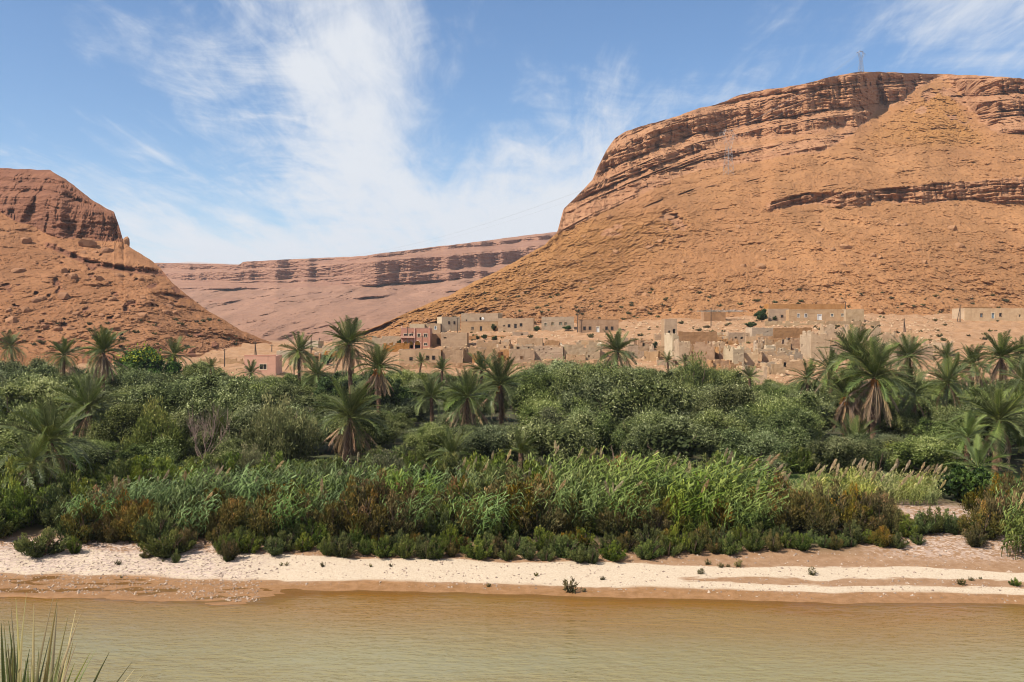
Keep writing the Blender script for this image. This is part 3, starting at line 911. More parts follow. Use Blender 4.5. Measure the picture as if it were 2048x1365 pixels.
# ---- date palms
def frond_mesh(name, droop, mat, L=3.4, np_=36, dead=False, seed=0):
    rng = np.random.default_rng(seed)
    mb = MB()
    n = 9
    s = np.linspace(0, 1, n)
    th = -droop * s ** 1.4
    step = L / (n - 1)
    x = np.concatenate([[0], np.cumsum(np.cos(th[1:]) * step)]); z = np.concatenate([[0], np.cumsum(np.sin(th[1:]) * step)])
    y = .12 * rng.normal() * s ** 2
    R = np.stack([x, y, z], -1)
    mb.tube(R, np.linspace(.045, .008, n), 3, False, a=.75 if not dead else .3)
    q = np.linspace(.13, .99, np_)
    P = np.stack([np.interp(q, s, R[:, i]) for i in range(3)], -1)
    T = np.gradient(P, axis=0); T /= np.linalg.norm(T, axis=1)[:, None]
    up = np.stack([-T[:, 2], T[:, 0] * 0, T[:, 0]], -1)
    ll = (.62 * np.sin(np.pi * (q * .88 + .10)) ** .6 + .10)
    for sd in (-1, 1):
        jit = rng.normal(size=(np_, 3)) * .12
        side = np.array([0, sd, 0])
        if dead: D = T * .9 + side * .42 - up * .25 + jit
        else: D = T * .72 + side * .78 + up * .34 + jit
        D /= np.linalg.norm(D, axis=1)[:, None]
        Lq = (ll * (.85 + .3 * rng.random(np_)) * (.75 if dead else 1))[:, None]
        tip = P + D * Lq - np.array([0, 0, .10 if not dead else .22]) * Lq
        w = (.058 if not dead else .05)
        V = np.stack([P - T * w * .5, P + T * w * .5, (P + tip) / 2 + T * w * .6 + up * .02, tip, (P + tip) / 2 - T * w * .4], 1)
        base = np.arange(np_) * 5
        Q = np.stack([base, base + 1, base + 2, base + 4], -1); Tt = np.stack([base + 4, base + 2, base + 3], -1)
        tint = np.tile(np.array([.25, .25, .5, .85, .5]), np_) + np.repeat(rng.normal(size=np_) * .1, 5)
        mb.put(V.reshape(-1, 3), Q, Tt, np.clip(tint, 0, 1))
    return mb.mesh(name, mat)


FR = {}
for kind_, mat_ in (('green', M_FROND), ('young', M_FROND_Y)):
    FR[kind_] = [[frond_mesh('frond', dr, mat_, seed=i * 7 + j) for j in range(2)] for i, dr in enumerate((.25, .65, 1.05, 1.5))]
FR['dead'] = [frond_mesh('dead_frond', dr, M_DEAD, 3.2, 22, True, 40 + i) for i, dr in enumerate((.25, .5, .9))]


def palm_trunk_mesh(seed, h, r):
    rng = np.random.default_rng(seed); mb = MB()
    n = max(6, int(h / .22))
    t = np.linspace(0, 1, n)
    lean = rng.normal(size=2) * .055 * h
    pts = np.stack([lean[0] * t ** 1.6, lean[1] * t ** 1.6, -.5 + (h + .5) * t], -1)
    rad = r * (1.15 - .25 * t + .35 * np.exp(-t * h / .5)) * (1 + .10 * (np.arange(n) % 2))
    mb.tube(pts, rad, 9, True)
    # stubs of old leaf bases spiral up the trunk
    m = int(h * 13)
    z = np.linspace(.1, 1, m); a = np.arange(m) * 2.4
    C = np.stack([lean[0] * z ** 1.6 + np.cos(a) * r * 1.02, lean[1] * z ** 1.6 + np.sin(a) * r * 1.02, h * z], -1)
    A = np.stack([np.cos(a) * .5, np.sin(a) * .5, np.full(m, .85)], -1)
    mb.leaves(C, A, .30, .16, 0.0, rng, up=np.stack([-np.sin(a), np.cos(a), a * 0], -1) * 0 + np.array([0, 0, 1.]))
    return mb.mesh('trunk', M_PALMBARK), pts[-1]


def palm(px, py, Y, label, size=1.0, live=44, dead=12, kind='green', dates=0, elmin=-30, r=.24, low=False, phrase=None):
    """a date palm whose crown centre is seen at (px, py) and whose foot is on the ground at depth Y"""
    sd = int(px * 31 + py * 7) % 99991
    rng = np.random.default_rng(sd)
    X = (px - 1024) / F * Y
    g = float(gz(X, Y))
    zc = CZ - (py - HORIZON) / F * Y
    h = max(.5, zc - g)
    size *= 1.12 * rng.uniform(.93, 1.07)
    root = add('palm_tree', None, loc=(X, Y, g), rot=(0, 0, 0))
    tag(root, label, 'palm tree', 'date palms rising from the grove')
    tm, top = palm_trunk_mesh(sd, h, r * size ** .5)
    add('trunk', tm, root)
    top = Vector(top)
    live = int(live * 1.25)
    for k in range(live):
        f = (k + .5) / live
        if rng.random() < .10: continue
        el = math.radians(84 - (84 - max(elmin, 0 if dead >= 30 else (-14 if dead > 14 else -30))) * f ** .85 + rng.normal() * 8)
        a = k * 2.399 + rng.normal() * .3
        di = 0 if f < .22 else (1 if f < .55 else (2 if f < .9 else 3))
        me = FR['young' if (f > .74 and rng.random() < .6) else kind][di][int(rng.integers(0, 2))]
        s = size * (.86 + .22 * rng.random()) * (.9 if f < .15 else 1)
        off = Vector((math.cos(a), math.sin(a), 0)) * .12 * size + Vector((0, 0, .25 * size * (1 - f)))
        add('frond', me, root, top + off, Euler((rng.normal() * .25, -el, a), 'XYZ'), s)
    for k in range(dead):
        el = math.radians(-30 - 48 * (k + .5) / dead + rng.normal() * 6)
        a = k * 2.399 + 1 + rng.normal() * .25
        off = Vector((math.cos(a), math.sin(a), 0)) * .18 * size - Vector((0, 0, .15 + .5 * rng.random() * size))
        add('dead_frond', FR['dead'][int(rng.integers(0, 3))], root, top + off, Euler((rng.normal() * .3, -el, a), 'XYZ'), size * (.8 + .3 * rng.random()))
    for k in range(dates):
        a = k * 1.9 + .8 + math.pi
        mb = MB()
        for q in range(22):
            b = a + rng.normal() * .35
            e = np.array([math.cos(b) * (.5 + .15 * rng.normal()), math.sin(b) * (.5 + .15 * rng.normal()), -.75 - .35 * rng.random()])
            mb.tube([(0, 0, .05), tuple(e * np.array([.75, .75, .2])), tuple(e)], [.03, .035, .05], 4)
        add('date_cluster', mb.mesh('date_cluster', M_DATE), root, top)
    TAKEN.append((X, Y, 1.6 if h > 5 else 2.2))
    R_ = 3.1 * size * F / Y
    VIEW.append((px, py, Y, R_, SHOWN.get(px, py + .62 * R_)))
    if phrase: LANDMARK.append((X, Y, phrase))
    return root


VIEW = []            # palms that show above the olives: column, row, depth, crown radius, lowest row seen
SHOWN = {1712: 872, 205: 772, 182: 880, 98: 930, 703: 825, 757: 805, 693: 918, 1003: 800, 933: 850, 864: 822, 1746: 872, 1690: 850, 1822: 752, 1930: 756, 2004: 762,
         1884: 800, 1990: 884, 1932: 905, 442: 882, 127: 754, 598: 738, 1716: 760, 905: 930, 1043: 930, 632: 775, 1826: 815, 350: 750}
PALMS = [
    # px, py, Y, size, live, dead, kind, dates, elmin, label, phrase
    (28, 694, 200, .98, 36, 8, 'green', 0, -35, 'small-crowned palm on a slim trunk by the earth wall below the brown scree', 'the slim palm by the earth wall'),
    (127, 712, 178, .98, 40, 14, 'green', 0, -45, 'mid-sized palm with a pale drooping skirt beside the tall wall-side palm', None),
    (205, 706, 132, 1.05, 48, 34, 'green', 0, -40, 'tall palm with a long curtain of brown dead fronds next to the flowering tree', 'the palm with the long brown curtain'),
    (350, 712, 178, 1.0, 34, 8, 'green', 0, -30, 'leaning palm rising just behind the yellow-flowering round tree', None),
    (182, 822, 97, 1.0, 46, 16, 'green', 0, -45, 'bushy palm with tan lower fronds standing behind the low spreading palm', 'the bushy tan-skirted palm'),
    (98, 886, 79, 1.08, 46, 10, 'green', 0, -45, 'low spreading palm with yellow-green arching fronds above the reeds', 'the low spreading palm'),
    (598, 704, 168, 1.0, 42, 10, 'green', 0, -40, 'palm with a bright round crown beside the low pink house', 'the palm by the low pink house'),
    (703, 690, 130, 1.02, 50, 26, 'green', 0, -38, 'tallest palm with a bare slender trunk and hanging dead leaves', 'the tallest palm'),
    (757, 738, 126, .98, 46, 30, 'green', 3, -40, 'palm with orange date stalks and a thick brown skirt', 'the palm with orange date stalks'),
    (693, 838, 95, 1.06, 50, 46, 'green', 0, -42, 'squat palm wrapped to the ground in a bell of dead fronds', 'the bell-skirted palm'),
    (838, 726, 196, .62, 26, 0, 'green', 0, 5, 'very small palm tuft in front of the long low mud wall', None),
    (884, 742, 172, .78, 28, 4, 'green', 0, 0, 'narrow upright palm between the mud wall and the olives', None),
    (962, 742, 160, .98, 34, 4, 'green', 0, -5, 'dark upright palm half hidden behind a silvery palm', None),
    (1003, 772, 121, 1.12, 46, 12, 'green', 1, -45, 'silvery arching palm with a dry skirt in the middle of the grove', 'the silvery arching palm'),
    (933, 796, 110, .92, 44, 20, 'green', 0, -45, 'palm with hanging tan fronds over a dark hollow', 'the palm over the dark hollow'),
    (864, 796, 124, .92, 34, 0, 'green', 0, -12, 'grey-green young palm fanning up between two olives', None),
    (1230, 704, 163, 1.12, 46, 14, 'green', 0, -42, 'lone palm spreading before the mud houses above the canopy', 'the lone palm before the mud houses'),
    (905, 912, 86, .68, 26, 0, 'green', 0, 5, 'young blue-green palm tuft just behind the reed plumes', None),
    (1043, 908, 83, .58, 22, 0, 'green', 0, 20, 'tiny pale palm shoot behind the reed plumes', None),
    (1338, 724, 188, .62, 24, 0, 'green', 0, -5, 'little palm tuft at the foot of the watchtower', None),
    (1372, 726, 185, .55, 22, 0, 'green', 0, -5, 'smallest palm tuft below the cracked kasbah wall', None),
    (1746, 758, 108, 1.30, 56, 44, 'green', 2, -45, 'great palm of the twin-trunked cluster with a huge brown skirt', 'the great skirted palm'),
    (1716, 716, 116, 1.08, 44, 20, 'green', 2, -35, 'taller palm rising directly behind the great skirted palm', None),
    (1690, 794, 111, .95, 34, 34, 'green', 1, -45, 'shorter leaning palm of the twin-trunked cluster with ragged brown fronds', None),
    (1822, 716, 140, 1.05, 44, 16, 'green', 0, -42, 'palm with golden lower fronds in front of the broken tower', 'the golden-fringed palm'),
    (1663, 742, 128, .88, 36, 6, 'green', 0, -30, 'slender palm rising against the ruined walls', None),
    (1612, 760, 136, .80, 34, 4, 'green', 0, -30, 'small palm at the edge of the ruined quarter', None),
    (1888, 716, 168, .82, 36, 6, 'green', 0, -35, 'small dark palm under the last ruined wall', None),
    (1930, 728, 150, 1.02, 46, 24, 'green', 0, -45, 'palm with a fringe of tan fronds beside the last ruined wall', None),
    (2004, 716, 140, 1.08, 48, 22, 'green', 0, -42, 'full-crowned palm on the bare slope side of the grove', 'the full-crowned palm'),
    (2046, 712, 160, 1.0, 40, 12, 'green', 0, -40, 'palm crowding behind the full-crowned palm', None),
    (1884, 768, 117, .92, 42, 10, 'green', 0, -35, 'blue-grey palm with stiff fronds among low olives', 'the stiff blue-grey palm'),
    (1990, 842, 88, 1.05, 44, 8, 'green', 0, -20, 'thick low palm with wide fronds over the garden plots', 'the thick low palm'),
    (1932, 876, 84, .72, 28, 0, 'young', 0, -5, 'young yellow-green palm beside the thick low palm', None),
    (1948, 936, 79, .80, 26, 0, 'young', 0, -25, 'yellowing young palm sprawling over the fig bush', None),
    (2044, 768, 121, .95, 40, 10, 'green', 0, -40, 'palm with a ragged crown above the thick low palm', None),
    (1712, 902, 98, 1.0, 30, 0, 'green', 0, -10, 'dark shaded palm crouching below the great skirted palm', None),
    (442, 872, 94, .95, 26, 0, 'green', 0, 15, 'upright young palm beside the bare dry tree', None),
    (498, 748, 164, .70, 24, 0, 'green', 0, -5, 'dark palm tuft in front of the low pink house', None),
    (632, 752, 158, 1.0, 38, 0, 'green', 0, -20, 'low dark palm thicket below the rubble slope', None),
    (1826, 790, 112, .92, 34, 4, 'green', 0, -20, 'shaded palm between the great skirted palm and the stiff blue-grey one', None),
    (1500, 756, 150, .60, 22, 0, 'green', 0, 0, 'palm sprout at the foot of the roofless courtyard', None),
    (1905, 748, 132, .85, 34, 6, 'green', 0, -30, 'palm with loose green fronds under the tan-fringed palm', None),
    (420, 738, 170, .6, 22, 0, 'green', 0, -5, 'small palm tuft beside the yellow-flowering tree', None),
    (66, 930, 74, .8, 26, 20, 'green', 0, -40, 'tattered palm drooping over the shaded bank', None),
]
for q in PALMS:
    palm(q[0], q[1], q[2], q[9], q[3], q[4], q[5], q[6], q[7], q[8], phrase=q[10])

# ---- special trees
def tree(name, px, Y, top_y, label, cat, crown, tr, base_h, group=None, sxy=None, dz=0.0, phrase=None, rz=0.0):
    """a tree of unit meshes scaled so that its top shows at photograph row top_y"""
    X, Y, g = place(px, Y)
    H = CZ - (top_y - HORIZON) / F * Y - g
    s = H / base_h
    root = add(name, None, loc=(X, Y, g), rot=(0, 0, rz))
    tag(root, label, cat, group)
    k = sxy or 1.0
    add('trunk', tr, root, scale=(s * k, s * k, s)); add('crown', crown, root, scale=(s * k, s * k, s))
    if phrase: LANDMARK.append((X, Y, phrase))
    TAKEN.append((X, Y, 2.5))
    if Y < 160: VIEW.append((px, top_y, Y, 2.4 * s * k * F / Y, top_y + .55 * H * F / Y))
    return root


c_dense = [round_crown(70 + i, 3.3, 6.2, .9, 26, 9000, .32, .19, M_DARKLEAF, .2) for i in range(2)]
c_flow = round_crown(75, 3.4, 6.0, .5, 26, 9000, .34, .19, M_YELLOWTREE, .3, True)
t_norm = [trunk_mesh(80 + i, 1.6, 4.6, .2, 2.0, 6) for i in range(4)]
tree('flowering_tree', 288, 168, 697, 'dense round tree with yellow blossom on its crown', 'tree', c_flow, t_norm[0], 6.0, phrase='the yellow-flowering tree')
tree('fig_tree', 742, 138, 742, 'dark glossy broadleaf tree between the two tall palms', 'tree', c_dense[0], t_norm[1], 6.2, phrase='the dark tree between the tall palms')
tree('fig_tree', 665, 150, 748, 'dark broadleaf tree at the foot of the tallest palm', 'tree', c_dense[1], t_norm[2], 6.2)
tree('fig_tree', 790, 140, 762, 'dark broadleaf tree under the palm with orange date stalks', 'tree', c_dense[1], t_norm[0], 6.2)
c_fig = round_crown(77, 2.4, 2.9, .0, 14, 3200, .30, .22, M_DARKLEAF, .1)
tree('fig_bush', 1925, 75.5, 936, 'dark leafy fig bush beside the sandy path', 'bush', c_fig, trunk_mesh(91, .5, 2.0, .09, 1.4, 6), 2.9, phrase='the fig bush')
c_village = round_crown(78, 2.2, 4.6, .4, 12, 3500, .34, .22, M_DARKLEAF, .2)
# a tall fresh-green tamarisk, a pale one and a bare dry tree
c_tamt = spray_shrub(61, 46, 6.5, 2.6, 9000, .34, .10, M_TAM_GREEN, .9)
c_tamp = spray_shrub(62, 46, 6.5, 3.2, 8500, .34, .09, M_TAM_PALE, .6)
tree('tamarisk_tree', 312, 88, 802, 'tall fresh-green tamarisk standing upright in the grove', 'tree', c_tamt, t_norm[3], 6.5, phrase='the upright green tamarisk')
tree('tamarisk_tree', 562, 90, 776, 'pale straw-green tamarisk beside the bell-skirted palm', 'tree', c_tamp, t_norm[1], 6.5, phrase='the pale tamarisk')
tree('tamarisk_tree', 505, 82, 880, 'lower pale tamarisk with yellowed sprays beside the bare dry tree', 'tree', c_tamp, t_norm[2], 6.5)
tree('tamarisk_tree', 1395, 150, 708, 'yellowish tamarisk crest against the cracked kasbah wall', 'tree', c_tamt, t_norm[2], 6.5)
tree('tamarisk_tree', 1245, 78, 902, 'brown-topped tamarisk poking above the bright reeds', 'tree', spray_shrub(63, 30, 4, 1.6, 4000, .28, .08, M_TAM_BROWN, .6), t_norm[0], 4.0)


def dry_tree(px, Y, top_y, label):
    X, Y, g = place(px, Y)
    H = CZ - (top_y - HORIZON) / F * Y - g
    rng = np.random.default_rng(8)
    root = add('dry_tree', None, loc=(X, Y, g)); tag(root, label, 'tree')
    mb = MB(); ends = limbs(mb, rng, H * .2, H * .8, .085, H * .3, 8, 6)
    add('trunk', mb.mesh('trunk', M_TWIG, True), root)
    tw = MB()
    for e in ends:
        for _ in range(14):
            d = np.array([rng.normal() * .35, rng.normal() * .35, .8 + .4 * rng.random()]) * H * .22
            s0 = e * (.55 + .45 * rng.random())
            tw.tube([s0, s0 + d * .5 + rng.normal(size=3) * .08, s0 + d], [.022, .014, .006], 3, False)
    add('twigs', tw.mesh('twigs', M_TWIG), root)
    TAKEN.append((X, Y, 1.8)); LANDMARK.append((X, Y, 'the bare dry tree'))


dry_tree(408, 87, 800, 'bare dry tree with pinkish leafless branches')

# ---- the olive grove
CANOPY = [(-200, 728), (0, 730), (120, 742), (250, 742), (330, 736), (420, 728), (465, 748), (485, 762), (560, 764), (590, 754), (650, 752), (760, 755), (820, 742), (900, 750), (1000, 752), (1060, 742),
          (1110, 732), (1250, 734), (1400, 728), (1445, 742), (1500, 768), (1600, 768), (1700, 772), (1800, 768), (1900, 770), (2048, 760), (2300, 760)]
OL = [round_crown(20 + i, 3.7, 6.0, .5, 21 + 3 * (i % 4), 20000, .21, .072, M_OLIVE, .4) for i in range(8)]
OT = [trunk_mesh(30 + i, 1.3, 4.4, .2, 2.2, 6) for i in range(3)]


def olives():
    rng = np.random.default_rng(77)
    pts = []
    for Y0 in np.arange(86, 192, 2.6):
        for _ in range(90):
            px = rng.uniform(-110, 2160); Y = Y0 + rng.uniform(-1.3, 1.3)
            X = (px - 1024) / F * Y
            sp = np.interp(Y, [86, 110, 172], [6.2, 7.0, 7.8])
            if any((X - a) ** 2 + (Y - b) ** 2 < sp * sp for a, b in pts): continue
            if any((X - a) ** 2 + (Y - b) ** 2 < (r + 1.2) ** 2 for a, b, r in TAKEN): continue
            if 1530 < px < 1640 and Y < 93: continue      # garden plots
            if px > 1860 and Y < 92: continue
            pts.append((X, Y))
    for Y0 in np.arange(85, 106, 1.6):                      # the near edge of the grove closes up
        for _ in range(60):
            px = rng.uniform(-80, 2140); Y = Y0 + rng.uniform(-.8, .8); X = (px - 1024) / F * Y
            if any((X - a) ** 2 + (Y - b) ** 2 < 4.3 ** 2 for a, b in pts): continue
            if any((X - a) ** 2 + (Y - b) ** 2 < (r + .3) ** 2 for a, b, r in TAKEN): continue
            if (1530 < px < 1640 and Y < 93) or (px > 1860 and Y < 92) or (1010 < px < 1690 and rng.random() < .8): continue
            pts.append((X, Y))
    looks = {}
    n = 0
    for X, Y in pts:
        px = 1024 + F * X / Y
        g = float(gz(X, Y))
        top = itp(px, CANOPY) - 9 + rng.uniform(-5, 10)
        hmax = CZ - (top - HORIZON) / F * Y - g
        want = rng.uniform(6.4, 9.0) if Y > 102 else rng.uniform(4.6, 6.2)
        H = min(want, hmax)
        hw = 3.7 * .9 * H / 6 * F / Y
        for ppx, py_, pY, R_, vb in VIEW:
            if pY > Y + 1 and abs(ppx - px) < R_ * .75 + hw * .8:
                H = min(H, CZ - (vb - HORIZON) / F * Y - g)
        if H < 1.5 or (Y > 180 and H < 2.5): continue
        k = rng.integers(0, 8)
        wide = rng.uniform(.95, 1.3) if H > 4 else (rng.uniform(1.2, 1.6) if H > 2.6 else rng.uniform(1.7, 2.1))
        s = H / 6.0
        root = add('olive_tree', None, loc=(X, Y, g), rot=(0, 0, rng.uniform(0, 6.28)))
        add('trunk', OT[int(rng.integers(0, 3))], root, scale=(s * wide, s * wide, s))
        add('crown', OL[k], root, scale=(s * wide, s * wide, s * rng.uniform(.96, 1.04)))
        size = 'very tall' if H > 7.2 else ('tall' if H > 6.2 else ('stunted' if H < 3 else ('low' if H < 4.6 else 'mid-sized')))
        shape = 'broad' if wide > 1.2 else ('narrow' if wide < 1.02 else 'round')
        ph = near_phrase(X, Y, 22)
        lab = f'{size} {shape} grey-green olive tree ' + (ph if ph else 'in the thick of the grove')
        tag(root, lab, 'olive tree', 'olive trees of the grove'); n += 1
    print('olives', n)


olives()

# ------------------------------------------------------------------ reeds, shrubs and small plants of the bank
def reed_mesh(seed, n, H, R, mat, lean=(.25, 0), leafL=.85, leafW=.085, per=12):
    """a clump of giant reed: leaning canes with arching leaves; returns mesh and cane tips"""
    rng = np.random.default_rng(seed); mb = MB(); tips = []
    for k in range(n):
        a, r = rng.random() * 6.28, R * math.sqrt(rng.random())
        b = np.array([math.cos(a) * r, math.sin(a) * r, -.2])
        h = H * (.62 + .42 * rng.random())
        out = np.array([math.cos(a), math.sin(a), 0]) * (r / R) * h * .22
        d = np.array([lean[0], lean[1], 0]) * h * (.4 + .9 * rng.random()) + out + rng.normal(size=3) * np.array([.10, .10, 0]) * h
        t = np.linspace(0, 1, 6)[:, None]
        p = b + np.array([0, 0, h]) * t * (1 - .10 * t) + d * t ** 1.8
        mb.tube(p, np.linspace(.022, .006, 6), 3, False, a=.35)
        tips.append((p[-1], p[-1] - p[-2]))
        m = per
        q = np.linspace(.22, 1, m) ** .9
        P = np.stack([np.interp(q, t[:, 0], p[:, i]) for i in range(3)], -1)
        T = (p[-1] - p[-3]); T /= np.linalg.norm(T)
        az = rng.random() * 6.28 + np.arange(m) * math.pi + rng.normal(size=m) * .6
        O = np.stack([np.cos(az), np.sin(az), az * 0], -1) + np.array([lean[0], lean[1], 0]) * 1.2
        L = leafL * (.65 + .6 * rng.random(m))[:, None]
        mid = P + (T * .62 + O * .62) * L * .55
        tip = mid + (T * -.05 + O * .62 - np.array([0, 0, .75])) * L * .6
        B = np.cross(O, T); B /= np.linalg.norm(B, axis=1)[:, None] + 1e-9
        w = leafW * (.8 + .4 * rng.random(m))[:, None]
        V = np.stack([P - B * w * .4, P + B * w * .4, mid + B * w * .5, mid - B * w * .5, tip], 1)
        base = np.arange(m) * 5
        Q = np.stack([base, base + 1, base + 2, base + 3], -1); Tt = np.stack([base + 3, base + 2, base + 4], -1)
        tint = np.clip(np.repeat(.15 + .55 * q + rng.normal(size=m) * .15, 5), 0, 1)
        mb.put(V.reshape(-1, 3), Q, Tt, tint)
    return mb.mesh('canes', mat), tips


def plume_mesh(seed, L=.62):
    rng = np.random.default_rng(seed); mb = MB()
    n = 90; t = rng.random(n)
    rad = .075 * np.sin(np.pi * (t * .86 + .1)) ** .8
    a = rng.random(n) * 6.28
    C = np.stack([np.cos(a) * rad + .05 * t ** 2, np.sin(a) * rad, t * L], -1)
    A = np.stack([np.cos(a) * .3, np.sin(a) * .3, np.ones(n)], -1)
    mb.leaves(C, A, .16, .035, .3 + .5 * rng.random(n), rng)
    mb.tube([(0, 0, -.35), (0, 0, 0), (.03, 0, L * .8)], [.012, .012, .006], 3, False, a=.2)
    return mb.mesh('plume', M_PLUME)


PLUMES = [plume_mesh(i, .55 + .12 * i) for i in range(3)]
REEDS = {}
for nm, mt in (('green', M_REED), ('yellow', M_REED_Y)):
    REEDS[nm] = [reed_mesh(100 + i, 24, 4.3, .95, mt, (.22, -.24)) for i in range(4)]
REEDS['cane'] = [reed_mesh(120 + i, 22, 2.3, .75, M_MAIZE, (.10, -.05), .5, .07, 9) for i in range(3)]


def reed(px, Y, kind, H, label, nplume, rng, group, phrase=None):
    X, Y, g = place(px, Y)
    me, tips = REEDS[kind][int(rng.integers(0, len(REEDS[kind])))]
    s = H / (2.3 if kind == 'cane' else 4.3)
    rz = rng.uniform(-.45, .45)
    root = add('reed_clump', None, loc=(X, Y, g), rot=(0, 0, rz)); tag(root, label, 'reeds', group)
    wd = s * rng.uniform(1.0, 1.25)
    add('canes', me, root, scale=(wd, wd, s))
    order = sorted(range(len(tips)), key=lambda i: -tips[i][0][2])[:max(nplume * 2, 1)]
    rng.shuffle(order)
    for i in order[:nplume]:
        p, d = tips[i]
        d = Vector((d[0] * wd, d[1] * wd, d[2] * s)).normalized()
        d = (d + Vector((.28 + rng.normal() * .18, rng.normal() * .1, .25))).normalized()
        add('plume', PLUMES[int(rng.integers(0, 3))], root, (p[0] * wd, p[1] * wd, p[2] * s), d.to_track_quat('Z', 'X').to_euler(), rng.uniform(.85, 1.35))
    if phrase: LANDMARK.append((X, Y, phrase))


TB = [spray_shrub(200 + i, 26, 2.6, 1.5, 3600, .20, .055, M_TAM_BROWN, .75) for i in range(5)]
TG = [spray_shrub(210 + i, 26, 1.8, 1.3, 3000, .17, .05, M_TAM_GREEN, .95) for i in range(5)]
TP = [spray_shrub(220 + i, 26, 2.6, 1.5, 3400, .20, .055, M_TAM_PALE, .7) for i in range(2)]
SB = stems_mesh(230, 14, 2.2, 1.2); SG = stems_mesh(231, 12, 1.5, 1.0)


def shrub(px, Y, H, kind, label, rng, group, wide=1.0):
    X, Y, g = place(px, Y)
    lib, bh, st = dict(brown=(TB, 2.6, SB), green=(TG, 1.8, SG), pale=(TP, 2.6, SB))[kind]
    s = H / bh
    w = s * wide
    root = add('tamarisk_shrub', None, loc=(X, Y, g), rot=(0, 0, rng.uniform(0, 6.28))); tag(root, label, 'shrub', group)
    add('foliage', lib[int(rng.integers(0, len(lib)))], root, scale=(w, w, s)); add('stems', st, root, scale=(w, w, s))


BANKMARK = [(84, 'the low spreading palm'), (205, 'the bushy tan-skirted palm'), (312, 'the upright green tamarisk'), (408, 'the bare dry tree'), (505, 'the lower pale tamarisk'), (600, 'the pale tamarisk'), (693, 'the bell-skirted palm'), (800, 'the dark broadleaf trees'),
            (905, 'the young palm tuft'), (1003, 'the silvery arching palm'), (1110, 'the tallest weed tuft'), (1245, 'the brown-topped tamarisk'), (1340, 'the watchtower'), (1420, 'the kasbah'), (1500, 'the roofless courtyard'), (1600, 'the green field'), (1746, 'the great skirted palm')]


def facing(px):
    return min(BANKMARK, key=lambda b: abs(b[0] - px))[1]


